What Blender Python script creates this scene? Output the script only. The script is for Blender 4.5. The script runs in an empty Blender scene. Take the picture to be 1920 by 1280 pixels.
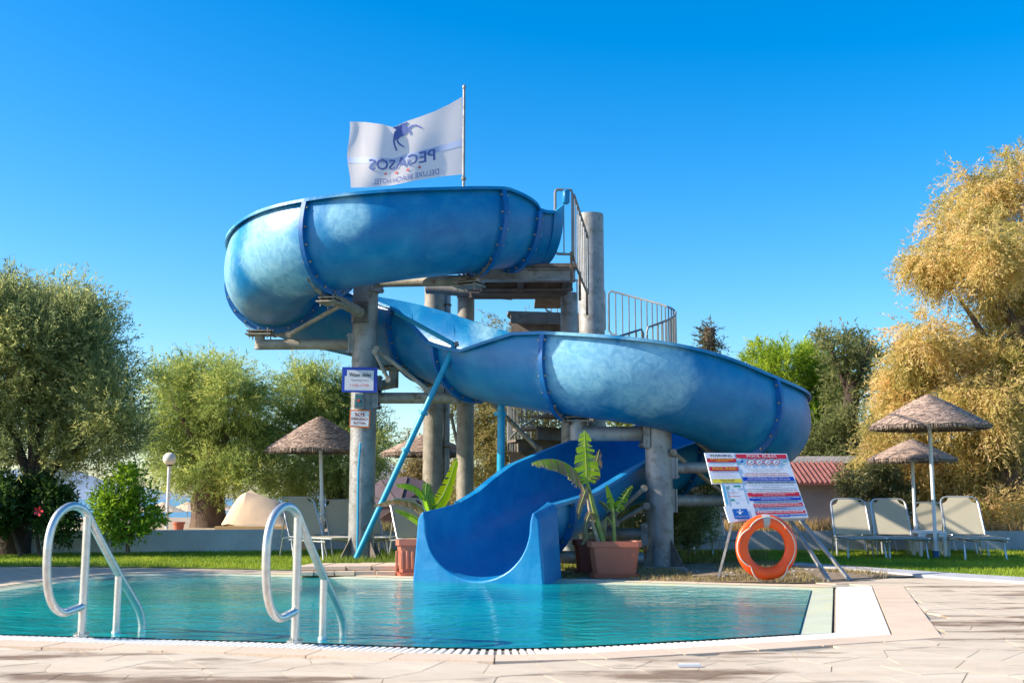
import bpy, bmesh, math, random
import numpy as np
from mathutils import Vector, Matrix, noise
C = bpy.context.scene.collection
R = math.radians
random.seed(7)
sc = bpy.context.scene

# ------------------------------------------------------------------ camera, light, exposure
F = 2100.0; PITCH = R(8.0); CAMH = 1.0
cam = bpy.data.cameras.new('camera'); camo = bpy.data.objects.new('camera', cam); C.objects.link(camo)
cam.sensor_width = 36; cam.lens = 36*F/1920.0; cam.clip_end = 9000; cam.clip_start = .1
camo.location = (0, 0, CAMH); camo.rotation_euler = (R(90)+PITCH, 0, 0)
cam.dof.use_dof = True; cam.dof.focus_distance = 15.5; cam.dof.aperture_fstop = 3.2
sc.camera = camo

SUN_EL = R(32); SUN_AZ = R(-98)          # azimuth from +Y towards +X : the sun stands at the left
sd = Vector((math.sin(SUN_AZ)*math.cos(SUN_EL), math.cos(SUN_AZ)*math.cos(SUN_EL), math.sin(SUN_EL)))
w = bpy.data.worlds.new('World'); sc.world = w; w.use_nodes = True
nt = w.node_tree; nt.nodes.clear()
sky = nt.nodes.new('ShaderNodeTexSky'); sky.sky_type = 'NISHITA'; sky.sun_disc = False
sky.sun_elevation = SUN_EL; sky.sun_rotation = SUN_AZ
sky.air_density = 1.0; sky.dust_density = 0.9; sky.ozone_density = 3.0
hs = nt.nodes.new('ShaderNodeHueSaturation'); hs.inputs['Saturation'].default_value = 1.5; hs.inputs['Hue'].default_value = .500
bg = nt.nodes.new('ShaderNodeBackground'); bg.inputs['Strength'].default_value = 0.135
wo = nt.nodes.new('ShaderNodeOutputWorld')
nt.links.new(sky.outputs[0], hs.inputs['Color']); nt.links.new(hs.outputs[0], bg.inputs[0]); nt.links.new(bg.outputs[0], wo.inputs[0])
sl = bpy.data.lights.new('sun', 'SUN'); sl.energy = 5.0; sl.angle = R(.5); sl.color = (1, .89, .72)
so = bpy.data.objects.new('sun', sl); C.objects.link(so)
so.rotation_euler = sd.to_track_quat('Z', 'Y').to_euler()
sc.view_settings.view_transform = 'Standard'; sc.view_settings.look = 'None'
sc.view_settings.exposure = 0.9; sc.view_settings.gamma = 1.0; sc.view_settings.use_curve_mapping = False

# ------------------------------------------------------------------ helpers
CP, SP = math.cos(PITCH), math.sin(PITCH)
def ray(px, py):
    u = (px-960)/F; v = (640-py)/F
    return Vector((u, CP - v*SP, SP + v*CP))
def P(px, py, Y):                    # place in the world seen at px, py and standing Y metres away
    d = ray(px, py); k = Y/d.y
    return Vector((d.x*k, Y, CAMH + d.z*k))
def G(px, py, z=0.0):                # place on the level z
    d = ray(px, py); k = (z-CAMH)/d.z
    return Vector((d.x*k, d.y*k, z))
def V(*a): return Vector(a)

ORG = {}
def link(o, parent=None):
    C.objects.link(o)
    if parent is not None: o.parent = parent
    ORG[o.name] = ORG[parent.name] if parent is not None else Vector(o.location)
    return o
def thing(name, label, cat, loc=(0, 0, 0), group=None):
    o = bpy.data.objects.new(name, None); o.empty_display_size = .1; o.location = loc
    link(o); o['label'] = label; o['category'] = cat
    if group: o['group'] = group
    return o
def tag(o, label=None, cat=None, group=None, kind=None):
    if label: o['label'] = label
    if cat: o['category'] = cat
    if group: o['group'] = group
    if kind: o['kind'] = kind
    return o
def copy_tree(o, parent=None):
    c = o.copy(); C.objects.link(c); c.parent = parent
    if parent is None: ORG[c.name] = Vector(c.location)
    else: ORG[c.name] = ORG[parent.name]
    for ch in list(o.children): copy_tree(ch, c)
    return c

class MB:
    def __init__(s): s.v = []; s.f = []
    def add(s, vs, fs):
        n = len(s.v); s.v += [tuple(a) for a in vs]; s.f += [tuple(i+n for i in f) for f in fs]
    def box(s, c, size, rot=None):
        c = Vector(c); hx, hy, hz = [a/2 for a in size]
        vs = [Vector((x, y, z)) for z in (-hz, hz) for y in (-hy, hy) for x in (-hx, hx)]
        if rot is not None:
            if isinstance(rot, (int, float)): rot = Matrix.Rotation(rot, 3, 'Z')
            vs = [rot @ a for a in vs]
        s.add([a+c for a in vs], [(0,2,3,1),(4,5,7,6),(0,1,5,4),(2,6,7,3),(0,4,6,2),(1,3,7,5)])
    def cyl(s, p0, p1, r0, r1=None, n=16, caps=True):
        if r1 is None: r1 = r0
        p0 = Vector(p0); p1 = Vector(p1); d = (p1-p0).normalized()
        a = d.orthogonal().normalized(); b = d.cross(a); vs = []
        for p, r in ((p0, r0), (p1, r1)):
            for i in range(n):
                t = 2*math.pi*i/n; vs.append(p + a*math.cos(t)*r + b*math.sin(t)*r)
        fs = [(i, (i+1) % n, n+(i+1) % n, n+i) for i in range(n)]
        if caps: fs += [tuple(range(n-1, -1, -1)), tuple(range(n, 2*n))]
        s.add(vs, fs)
    def tube(s, pts, r, n=10, caps=True):
        pts = [Vector(p) for p in pts]; m = len(pts); rr = r if isinstance(r, (list, tuple)) else [r]*m
        vs = []; prev = None
        for i, p in enumerate(pts):
            d = (pts[min(i+1, m-1)]-pts[max(i-1, 0)]).normalized()
            if prev is None: a = d.orthogonal().normalized()
            else: a = (prev - d*prev.dot(d)).normalized()
            prev = a; b = d.cross(a)
            for k in range(n):
                t = 2*math.pi*k/n; vs.append(p+(a*math.cos(t)+b*math.sin(t))*rr[i])
        fs = []
        for i in range(m-1):
            for k in range(n): fs.append((i*n+k, i*n+(k+1) % n, (i+1)*n+(k+1) % n, (i+1)*n+k))
        if caps: fs += [tuple(range(n-1, -1, -1)), tuple(range((m-1)*n, m*n))]
        s.add(vs, fs)
    def prism(s, poly, z0, z1):
        n = len(poly)
        vs = [(p[0], p[1], z0) for p in poly]+[(p[0], p[1], z1) for p in poly]
        s.add(vs, [tuple(range(n-1, -1, -1)), tuple(range(n, 2*n))]+[(i, (i+1) % n, n+(i+1) % n, n+i) for i in range(n)])
    def slab(s, quad, th):              # a thick plate from a planar polygon, th along its back
        q = [Vector(a) for a in quad]; n = len(q)
        nn = (q[1]-q[0]).cross(q[2]-q[1]).normalized()*th
        s.add(q+[a-nn for a in q], [tuple(range(n)), tuple(range(2*n-1, n-1, -1))]+[(i, n+i, n+(i+1) % n, (i+1) % n) for i in range(n)])
    def ball(s, c, r, nu=16, nv=10, sz=1.0):
        c = Vector(c); vs = [c+V(0, 0, r*sz)]; fs = []
        for j in range(1, nv):
            t = math.pi*j/nv
            for i in range(nu):
                a = 2*math.pi*i/nu; vs.append(c+V(r*math.sin(t)*math.cos(a), r*math.sin(t)*math.sin(a), r*sz*math.cos(t)))
        vs.append(c-V(0, 0, r*sz)); L = len(vs)-1
        for i in range(nu):
            fs.append((0, 1+i, 1+(i+1) % nu)); fs.append((L, 1+(nv-2)*nu+(i+1) % nu, 1+(nv-2)*nu+i))
        for j in range(nv-2):
            for i in range(nu): fs.append((1+j*nu+i, 1+(j+1)*nu+i, 1+(j+1)*nu+(i+1) % nu, 1+j*nu+(i+1) % nu))
        s.add(vs, fs)
    def mesh(s, name, mat=None, org=None, smooth=False, bevel=0):
        me = bpy.data.meshes.new(name); o = org or Vector((0, 0, 0))
        me.from_pydata([(a[0]-o[0], a[1]-o[1], a[2]-o[2]) for a in s.v], [], s.f)
        if mat is not None: me.materials.append(mat)
        bm = bmesh.new(); bm.from_mesh(me)
        bmesh.ops.recalc_face_normals(bm, faces=bm.faces)
        if bevel: bmesh.ops.bevel(bm, geom=list(bm.edges), offset=bevel, segments=1, affect='EDGES', clamp_overlap=True)
        bm.to_mesh(me); bm.free()
        if smooth:
            me.polygons.foreach_set('use_smooth', [True]*len(me.polygons))
            try: me.set_sharp_from_angle(angle=R(38))
            except Exception: pass
        me.update(); return me
    def build(s, name, mat, parent=None, smooth=True, local=False, bevel=0):
        org = Vector((0, 0, 0)) if (local or parent is None) else ORG[parent.name]
        o = bpy.data.objects.new(name, s.mesh(name, mat, org, smooth, bevel))
        return link(o, parent)

# ------------------------------------------------------------------ materials
def newmat(name):
    m = bpy.data.materials.new(name); m.use_nodes = True
    return m, m.node_tree, m.node_tree.nodes['Principled BSDF']
def mat(name, col, rough=.6, metal=0.0, var=.15, scale=6.0, bump=0.0, bscale=40.0, spec=.5, col2=None, spots=None, coat=0, stretch=None, objvar=0.0, detail=6, world=False):
    m, t, b = newmat(name); N = t.nodes.new; L = t.links.new
    tc = N('ShaderNodeTexCoord'); mp = N('ShaderNodeMapping'); L(N('ShaderNodeNewGeometry').outputs['Position'] if world else tc.outputs['Object'], mp.inputs[0])
    if stretch: mp.inputs['Scale'].default_value = stretch
    nz = N('ShaderNodeTexNoise'); nz.inputs['Scale'].default_value = scale; nz.inputs['Detail'].default_value = detail; L(mp.outputs[0], nz.inputs[0])
    cr = N('ShaderNodeValToRGB'); cr.color_ramp.elements[0].position = .3; cr.color_ramp.elements[1].position = .72
    c = Vector(col); c2 = Vector(col2) if col2 else c*(1+var)
    c1 = c if col2 else c*(1-var)
    cr.color_ramp.elements[0].color = (*c1, 1); cr.color_ramp.elements[1].color = (*c2, 1)
    L(nz.outputs[0], cr.inputs[0]); out = cr.outputs[0]
    if spots:
        n2 = N('ShaderNodeTexNoise'); n2.inputs['Scale'].default_value = spots[1]; n2.inputs['Detail'].default_value = 8; n2.inputs['Roughness'].default_value = .65
        L(mp.outputs[0], n2.inputs[0])
        r2 = N('ShaderNodeValToRGB'); r2.color_ramp.elements[0].position = spots[2]; r2.color_ramp.elements[1].position = spots[2]+spots[3]
        L(n2.outputs[0], r2.inputs[0])
        mx = N('ShaderNodeMix'); mx.data_type = 'RGBA'; L(r2.outputs[0], mx.inputs[0]); L(out, mx.inputs[6]); mx.inputs[7].default_value = (*spots[0], 1)
        out = mx.outputs[2]
    if objvar:
        oi = N('ShaderNodeObjectInfo'); mr = N('ShaderNodeMapRange'); mr.inputs[3].default_value = 1-objvar; mr.inputs[4].default_value = 1+objvar
        L(oi.outputs['Random'], mr.inputs[0]); hv = N('ShaderNodeHueSaturation'); L(mr.outputs[0], hv.inputs['Value']); L(out, hv.inputs['Color']); out = hv.outputs[0]
    L(out, b.inputs['Base Color'])
    b.inputs['Roughness'].default_value = rough; b.inputs['Metallic'].default_value = metal
    b.inputs['Specular IOR Level'].default_value = spec; b.inputs['Coat Weight'].default_value = coat
    if bump:
        n3 = N('ShaderNodeTexNoise'); n3.inputs['Scale'].default_value = bscale; n3.inputs['Detail'].default_value = 5; L(mp.outputs[0], n3.inputs[0])
        bp = N('ShaderNodeBump'); bp.inputs['Strength'].default_value = bump; bp.inputs['Distance'].default_value = .02
        L(n3.outputs[0], bp.inputs['Height']); L(bp.outputs[0], b.inputs['Normal'])
    return m
def flat(name, col, rough=.6, metal=0):
    m, t, b = newmat(name); b.inputs['Base Color'].default_value = (*col, 1); b.inputs['Roughness'].default_value = rough; b.inputs['Metallic'].default_value = metal
    return m
def leafmat(name, rough=.7, trans=.35):
    m, t, b = newmat(name); N = t.nodes.new; L = t.links.new
    at = N('ShaderNodeVertexColor'); at.layer_name = 'tint'
    b.inputs['Roughness'].default_value = rough; b.inputs['Specular IOR Level'].default_value = .25
    L(at.outputs[0], b.inputs['Base Color'])
    tr = N('ShaderNodeBsdfTranslucent'); hv = N('ShaderNodeHueSaturation'); hv.inputs['Value'].default_value = 1.3; L(at.outputs[0], hv.inputs['Color']); L(hv.outputs[0], tr.inputs[0])
    ms = N('ShaderNodeMixShader'); ms.inputs[0].default_value = trans; L(b.outputs[0], ms.inputs[1]); L(tr.outputs[0], ms.inputs[2])
    L(ms.outputs[0], t.nodes['Material Output'].inputs[0]); return m

GLARE_CHALK = [(P(425, 480, 17.9), 1.5), (P(520, 470, 16.4), 1.2), (P(650, 405, 15.6), .55), (P(1090, 680, 16.0), 1.1), (P(1220, 700, 15.65), 1.1), (P(880, 615, 18.6), .8)]  # centres and radii of the painted sun glare and chalky patches
def slide_material():
    m, t, b = newmat('blue_gelcoat'); N = t.nodes.new; L = t.links.new
    tc = N('ShaderNodeTexCoord')
    n1 = N('ShaderNodeTexNoise'); n1.inputs['Scale'].default_value = 1.6; n1.inputs['Detail'].default_value = 9; n1.inputs['Roughness'].default_value = .62; L(tc.outputs['Object'], n1.inputs[0])
    cr = N('ShaderNodeValToRGB'); e = cr.color_ramp.elements
    e[0].position = .34; e[0].color = (.0, .145, .38, 1); e[1].position = .72; e[1].color = (.0, .215, .46, 1)
    L(n1.outputs[0], cr.inputs[0])
    n2 = N('ShaderNodeTexNoise'); n2.inputs['Scale'].default_value = 3.2; n2.inputs['Detail'].default_value = 10; n2.inputs['Roughness'].default_value = .7; n2.inputs['Distortion'].default_value = .6; L(tc.outputs['Object'], n2.inputs[0])
    r2 = N('ShaderNodeValToRGB'); r2.color_ramp.elements[0].position = .44; r2.color_ramp.elements[1].position = .74
    L(n2.outputs[0], r2.inputs[0])
    mx = N('ShaderNodeMix'); mx.data_type = 'RGBA'; sc_ = N('ShaderNodeMath'); sc_.operation = 'MULTIPLY'; sc_.inputs[1].default_value = .14
    L(r2.outputs[0], sc_.inputs[0]); L(sc_.outputs[0], mx.inputs[0]); L(cr.outputs[0], mx.inputs[6]); mx.inputs[7].default_value = (.20, .56, .70, 1)
    # pale patches: sun glare painted into the gelcoat colour, with some chalky mottling
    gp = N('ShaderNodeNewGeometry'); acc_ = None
    for c_, rad in GLARE_CHALK:
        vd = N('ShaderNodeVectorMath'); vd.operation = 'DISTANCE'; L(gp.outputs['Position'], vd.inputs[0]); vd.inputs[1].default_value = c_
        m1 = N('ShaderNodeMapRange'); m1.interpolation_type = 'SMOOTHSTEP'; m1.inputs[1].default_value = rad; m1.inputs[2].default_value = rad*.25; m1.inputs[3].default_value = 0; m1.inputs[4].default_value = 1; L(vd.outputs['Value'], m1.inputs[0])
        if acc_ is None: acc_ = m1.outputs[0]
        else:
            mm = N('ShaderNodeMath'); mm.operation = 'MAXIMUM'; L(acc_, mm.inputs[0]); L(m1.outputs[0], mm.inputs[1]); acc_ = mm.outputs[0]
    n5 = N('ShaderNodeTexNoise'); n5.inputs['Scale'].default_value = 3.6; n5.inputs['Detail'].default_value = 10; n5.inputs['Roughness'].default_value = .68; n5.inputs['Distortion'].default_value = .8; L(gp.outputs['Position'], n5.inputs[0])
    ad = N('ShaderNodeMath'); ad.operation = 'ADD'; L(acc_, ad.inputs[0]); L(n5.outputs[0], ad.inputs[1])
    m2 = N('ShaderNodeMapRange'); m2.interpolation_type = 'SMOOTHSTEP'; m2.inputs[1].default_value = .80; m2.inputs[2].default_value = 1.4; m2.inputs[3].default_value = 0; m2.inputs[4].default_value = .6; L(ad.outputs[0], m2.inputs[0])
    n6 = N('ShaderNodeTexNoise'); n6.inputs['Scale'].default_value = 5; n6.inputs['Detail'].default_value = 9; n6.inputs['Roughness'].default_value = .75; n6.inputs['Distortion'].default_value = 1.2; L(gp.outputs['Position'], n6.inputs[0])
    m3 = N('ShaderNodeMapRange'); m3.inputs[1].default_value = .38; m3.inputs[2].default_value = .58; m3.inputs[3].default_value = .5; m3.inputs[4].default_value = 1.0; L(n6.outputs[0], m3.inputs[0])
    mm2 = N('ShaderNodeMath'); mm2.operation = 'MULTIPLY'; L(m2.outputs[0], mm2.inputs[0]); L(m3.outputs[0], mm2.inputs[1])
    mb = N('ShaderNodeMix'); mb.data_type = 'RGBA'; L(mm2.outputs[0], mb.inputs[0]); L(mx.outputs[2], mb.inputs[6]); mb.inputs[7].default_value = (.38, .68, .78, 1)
    L(mb.outputs[2], b.inputs['Base Color'])
    mr = N('ShaderNodeMapRange'); mr.inputs[1].default_value = .3; mr.inputs[2].default_value = .7; mr.inputs[3].default_value = .34; mr.inputs[4].default_value = .46
    L(n2.outputs[0], mr.inputs[0]); L(mr.outputs[0], b.inputs['Roughness'])
    b.inputs['Specular IOR Level'].default_value = .42
    n3 = N('ShaderNodeTexNoise'); n3.inputs['Scale'].default_value = 7; n3.inputs['Detail'].default_value = 6; L(tc.outputs['Object'], n3.inputs[0])
    bp = N('ShaderNodeBump'); bp.inputs['Strength'].default_value = .35; bp.inputs['Distance'].default_value = .02; L(n3.outputs[0], bp.inputs['Height']); L(bp.outputs[0], b.inputs['Normal'])
    return m
M = {}
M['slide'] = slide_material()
M['flange'] = mat('blue_flange', (.0, .12, .36), .45, var=.2, scale=8)
M['strut_blue'] = mat('turquoise_paint', (.0, .30, .50), .4, var=.15, scale=9)
M['bolt'] = mat('bolt_steel', (.35, .33, .28), .45, metal=.7, var=.3)
M['galv'] = mat('galvanised_steel', (.30, .30, .30), .55, metal=.35, var=.25, scale=3.5, bump=.3, bscale=25, spots=((.20, .19, .17), 6, .52, .12))
M['galvwarm'] = mat('weathered_steel', (.28, .25, .20), .62, metal=.2, var=.3, scale=5, bump=.3, spots=((.17, .11, .06), 7, .58, .1))
M['rust'] = mat('rusty_bracket', (.20, .13, .08), .75, metal=.2, var=.4, scale=12, bump=.4)
M['conc'] = mat('stair_concrete', (.16, .13, .11), .85, var=.3, scale=5, bump=.4, spots=((.09, .075, .06), 4, .55, .15))
M['whitewall'] = mat('white_wall', (.72, .70, .66), .85, var=.12, scale=1.5, bump=.35, bscale=18, spots=((.38, .37, .34), 2.2, .55, .2))
M['steelrail'] = mat('stainless_tube', (.60, .60, .58), .32, metal=.75, var=.12, scale=20, bump=.08, bscale=60)
M['railgrey'] = mat('painted_railing', (.21, .22, .22), .5, metal=.3, var=.2)
M['terracotta'] = mat('terracotta_plastic', (.50, .14, .08), .55, var=.1, scale=5)
M['terra_dark'] = mat('dark_red_plastic', (.22, .045, .035), .55, var=.1)
M['fabric'] = mat('cream_mesh_fabric', (.80, .74, .60), .8, var=.05, scale=3, bump=.15, bscale=300)
M['alu'] = mat('aluminium_tube', (.55, .56, .56), .35, metal=.6, var=.1)
M['white'] = mat('white_plastic', (.78, .78, .78), .4, var=.03)
M['whitepaint'] = mat('white_paint_pole', (.72, .73, .74), .45, var=.06)
M['globe'] = mat('opal_globe', (.72, .68, .60), .3, var=.04)
M['orange'] = mat('orange_buoy', (.90, .085, .004), .42, var=.07, scale=4)
M['rope'] = mat('white_rope', (.62, .58, .50), .8, var=.1)
M['tape'] = mat('grey_tape', (.38, .36, .36), .5, var=.08)
M['stone'] = mat('flagstone', (.50, .40, .295), .8, var=.12, scale=2.2, bump=.5, bscale=11, col2=(.62, .53, .41), spots=((.20, .13, .08), 1.1, .51, .09), stretch=(.55, 1.9, 1), objvar=.05, world=True)
M['mortar'] = mat('mortar', (.36, .30, .23), .9, var=.2, bump=.4, world=True)
M['coping'] = mat('coping_stone', (.60, .46, .34), .75, var=.07, scale=3, bump=.2, spots=((.42, .29, .22), 3, .62, .12), objvar=.04, world=True)
M['grate'] = mat('white_grating', (.80, .79, .76), .5, var=.05)
M['gutter'] = mat('gutter_dark', (.07, .08, .10), .8)
M['ledge'] = mat('pool_ledge_plaster', (.47, .50, .38), .5, var=.08, scale=3, spots=((.56, .53, .28), 2.5, .50, .2))
M['pooltile'] = mat('pool_shell', (.10, .45, .50), .5)
M['dirt'] = mat('dry_soil', (.20, .145, .10), .95, var=.35, scale=4, bump=.6, bscale=30, spots=((.34, .27, .16), 7, .52, .1))
M['sand'] = mat('sand_terrace', (.36, .28, .19), .95, var=.2, scale=1.2, bump=.4, bscale=12)
M['lawn'] = mat('lawn_soil', (.12, .18, .02), .9, var=.4, scale=2.5, bump=.5, bscale=50)
M['kerb'] = mat('kerb_concrete', (.40, .40, .42), .85, var=.12, scale=5, bump=.3)
M['bark'] = mat('bark', (.13, .085, .06), .95, var=.4, scale=3, bump=1.0, bscale=14, stretch=(3, 3, .6))
M['barkdark'] = mat('dark_bark', (.06, .04, .03), .95, var=.4, scale=3, bump=.8, bscale=14)
M['leaf'] = leafmat('foliage', .7, .5)
M['banana'] = leafmat('banana_leaf', .4, .6)
M['grass'] = leafmat('grass_blades', .6, .3)
M['thatch'] = mat('reed_thatch', (.20, .145, .12), .9, var=.3, scale=6, bump=.4, objvar=.25)
M['thatchL'] = leafmat('reed_strands', .9, .05)
M['cover'] = mat('beige_tarpaulin', (.66, .48, .32), .85, var=.1, scale=1.2, bump=.3, bscale=5)
M['wood'] = mat('pale_wood', (.50, .34, .16), .7, var=.15, stretch=(1, 8, 8))
M['rooftile'] = mat('red_roof_tile', (.20, .07, .06), .75, var=.25, scale=5, objvar=.12)
M['housewall'] = mat('rendered_wall', (.30, .31, .35), .9, var=.15, scale=1.2, bump=.2, spots=((.42, .41, .40), 1.0, .5, .2))
M['signwhite'] = flat('sign_white', (.72, .73, .76), .35)
M['paper'] = flat('paper', (.62, .64, .72), .6)
M['signred'] = flat('sign_red', (.62, .02, .04), .4)
M['signblue'] = flat('sign_blue', (.01, .05, .42), .4)
M['signblue2'] = flat('sign_mid_blue', (.02, .13, .45), .4)
M['signlight'] = flat('sign_light_blue', (.10, .42, .60), .4)
M['signyellow'] = flat('sign_yellow', (.80, .62, .04), .5)
M['ink'] = flat('ink_dark', (.03, .04, .10), .6)
M['inkgrey'] = flat('ink_grey', (.14, .15, .22), .6)
M['inkred'] = flat('ink_red', (.60, .05, .05), .6)
M['inkwhite'] = flat('ink_white', (.80, .80, .80), .6)
M['inkgreen'] = flat('ink_green', (.02, .28, .28), .6)
M['orangesign'] = flat('sign_orange', (.75, .17, .03), .5)
M['flagprint'] = flat('flag_print_blue', (.10, .14, .38), .8)
M['flagband'] = flat('flag_band', (.42, .50, .72), .8)
M['redstar'] = flat('flag_star', (.60, .08, .10), .8)
M['boxteal'] = mat('teal_box', (.03, .12, .14), .5)
M['black'] = flat('black', (.02, .02, .02), .5)
M['bluebox'] = flat('blue_plastic', (.0, .09, .25), .5)
M['parasol'] = mat('faded_plum_cloth', (.11, .08, .10), .9, var=.15)
M['darkwood'] = mat('dark_wood', (.10, .08, .07), .8)
M['hill'] = mat('far_hills', (.20, .27, .36), 1, var=.2, scale=.004)  # blue-grey carries the haze of distance in the colour
M['pebble'] = mat('pebble', (.45, .42, .40), .8, objvar=.3)

t_ = M['fabric'].node_tree; tr_ = t_.nodes.new('ShaderNodeBsdfTranslucent'); tr_.inputs[0].default_value = (.75, .68, .5, 1); mx_ = t_.nodes.new('ShaderNodeMixShader'); mx_.inputs[0].default_value = .55
t_.links.new(t_.nodes['Principled BSDF'].outputs[0], mx_.inputs[1]); t_.links.new(tr_.outputs[0], mx_.inputs[2]); t_.links.new(mx_.outputs[0], t_.nodes['Material Output'].inputs[0])

# ------------------------------------------------------------------ lettering
def text_geo(s):
    cu = bpy.data.curves.new('t', 'FONT'); cu.body = s; cu.size = 1; cu.resolution_u = 2
    ob = bpy.data.objects.new('t', cu)
    me = bpy.data.meshes.new_from_object(ob)
    vs = [(v.co.x, v.co.y) for v in me.vertices]; fs = [tuple(p.vertices) for p in me.polygons]
    bpy.data.objects.remove(ob); bpy.data.curves.remove(cu); bpy.data.meshes.remove(me)
    x0 = min(a[0] for a in vs); x1 = max(a[0] for a in vs); y0 = min(a[1] for a in vs); y1 = max(a[1] for a in vs)
    return [((a[0]-x0)/(x1-x0), (a[1]-y0)/(y1-y0)) for a in vs], fs
def lettering(s, box, fmap, m, parent, name='lettering', thick=0.0):
    vs, fs = text_geo(s); u0, v0, u1, v1 = box; b = MB()
    dv = thick
    b.add([fmap(u0+(u1-u0)*a, v1+(v0-v1)*c) for a, c in vs], fs)
    if thick:
        for du, dvv in ((thick, 0), (0, thick)):
            b.add([fmap(u0+(u1-u0)*a+du, v1+(v0-v1)*c+dvv) + (fmap(.5, .5)-fmap(.5, .5)) for a, c in vs], fs)
    return b.build(name, m, parent, smooth=False)
def patch(b, fmap, u0, v0, u1, v1, nu=1, nv=1):
    vs = [fmap(u0+(u1-u0)*i/nu, v0+(v1-v0)*j/nv) for j in range(nv+1) for i in range(nu+1)]
    b.add(vs, [(j*(nu+1)+i, j*(nu+1)+i+1, (j+1)*(nu+1)+i+1, (j+1)*(nu+1)+i) for j in range(nv) for i in range(nu)])

# ================================================================== THE SETTING
WZ = -.02
def offs(poly, d, dr=None):          # offset of a closed chain to its right-hand outside; edge 7 is the wide right end
    n = len(poly); L_ = []
    for i in range(n):
        a, c = Vector(poly[i][:2]), Vector(poly[(i+1) % n][:2]); e = (c-a).normalized(); nn = Vector((e.y, -e.x))
        dd = (dr if (dr is not None and i == 7) else d); L_.append((a+nn*dd, e))
    out = []
    for i in range(n):
        (p, e), (q, f) = L_[i-1], L_[i]; cr_x = e.x*f.y-e.y*f.x
        if abs(cr_x) < .03: out.append((q+p+e*(Vector(poly[i][:2])-p).dot(e)-p)/2 if False else q)
        else: out.append(p+e*(((q-p).x*f.y-(q-p).y*f.x)/cr_x))
    return out
# water line, walked anticlockwise seen from above: near edge left to right, right edge away, far edge back to the left
WPX = [(-700, 1168), (0, 1188), (520, 1202), (800, 1212), (930, 1215), (1060, 1212), (1300, 1199), (1498, 1187), (1521, 1105), (1300, 1099), (1040, 1092), (760, 1088), (560, 1081), (330, 1077), (230, 1080), (120, 1091), (0, 1108), (-700, 1150)]
WP = [G(a, b, WZ).to_2d() for a, b in WPX]
def xy(p): return (p[0], p[1])
O1 = offs(WP, .17, .24); O2 = offs(WP, .20, .26); O3 = offs(WP, .50, .68); O4 = offs(WP, .80, 1.02)
def band(b, A, B, za, zb, i0=0, i1=None):
    n = len(A); i1 = n if i1 is None else i1
    for i in range(i0, i1):
        j = (i+1) % n
        b.add([(*xy(A[i]), za), (*xy(A[j]), za), (*xy(B[j]), zb), (*xy(B[i]), zb)], [(0, 1, 2, 3)])
b = MB(); band(b, WP, WP, WZ-.05, -1.5); band(b, O1, WP, -.004, WZ-.012); band(b, WP, WP, WZ-.012, WZ-.05)
b.add([(*xy(p), -1.5) for p in WP], [tuple(range(len(WP)))])
tag(b.build('pool_basin', M['ledge'], smooth=False), kind='structure')
# water
def water_material():
    m, t, b = newmat('pool_water'); N = t.nodes.new; L = t.links.new
    tc = N('ShaderNodeTexCoord'); mp = N('ShaderNodeMapping'); mp.inputs['Scale'].default_value = (1.0, 1.5, 1); L(tc.outputs['Object'], mp.inputs[0])
    n0 = N('ShaderNodeTexNoise'); n0.inputs['Scale'].default_value = .35; n0.inputs['Detail'].default_value = 3; L(tc.outputs['Object'], n0.inputs[0])
    cr = N('ShaderNodeValToRGB'); e = cr.color_ramp.elements; e[0].position = .35; e[0].color = (.0, .155, .20, 1); e[1].position = .7; e[1].color = (.0, .38, .37, 1)
    L(n0.outputs[0], cr.inputs[0]); L(cr.outputs[0], b.inputs['Base Color'])
    b.inputs['Roughness'].default_value = .03; b.inputs['IOR'].default_value = 1.33; b.inputs['Specular IOR Level'].default_value = .4
    n1 = N('ShaderNodeTexNoise'); n1.inputs['Scale'].default_value = 3.2; n1.inputs['Detail'].default_value = 3; n1.inputs['Distortion'].default_value = .5; L(mp.outputs[0], n1.inputs[0])
    n2 = N('ShaderNodeTexNoise'); n2.inputs['Scale'].default_value = 13; n2.inputs['Detail'].default_value = 3; n2.inputs['Distortion'].default_value = .3; L(mp.outputs[0], n2.inputs[0])
    ad = N('ShaderNodeMath'); ad.operation = 'MULTIPLY_ADD'; ad.inputs[1].default_value = .22; L(n2.outputs[0], ad.inputs[0]); L(n1.outputs[0], ad.inputs[2])
    bp = N('ShaderNodeBump'); bp.inputs['Strength'].default_value = .55; bp.inputs['Distance'].default_value = .05; L(ad.outputs[0], bp.inputs['Height']); L(bp.outputs[0], b.inputs['Normal'])
    return m
M['water'] = water_material()
b = MB(); b.add([(*xy(p), WZ) for p in WP], [tuple(range(len(WP)))])
tag(b.build('pool_water', M['water'], smooth=False), kind='structure')

def inside(p, poly):
    c = False; n = len(poly); x, y = p[0], p[1]
    for i in range(n):
        x1, y1 = xy(poly[i]); x2, y2 = xy(poly[i-1])
        if (y1 > y) != (y2 > y) and x < (x2-x1)*(y-y1)/(y2-y1)+x1: c = not c
    return c
def fill(name, outer, hole, z, m):
    bm = bmesh.new()
    for ring in (outer, hole):
        if not ring: continue
        vs = [bm.verts.new((*xy(p), z)) for p in ring]
        for i in range(len(vs)): bm.edges.new((vs[i-1], vs[i]))
    bmesh.ops.triangle_fill(bm, use_beauty=True, use_dissolve=False, edges=list(bm.edges))
    for f in bm.faces:
        if f.normal.z < 0: f.normal_flip()
    me = bpy.data.meshes.new(name); bm.to_mesh(me); bm.free(); me.materials.append(m)
    o = bpy.data.objects.new(name, me); link(o); return o
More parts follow.
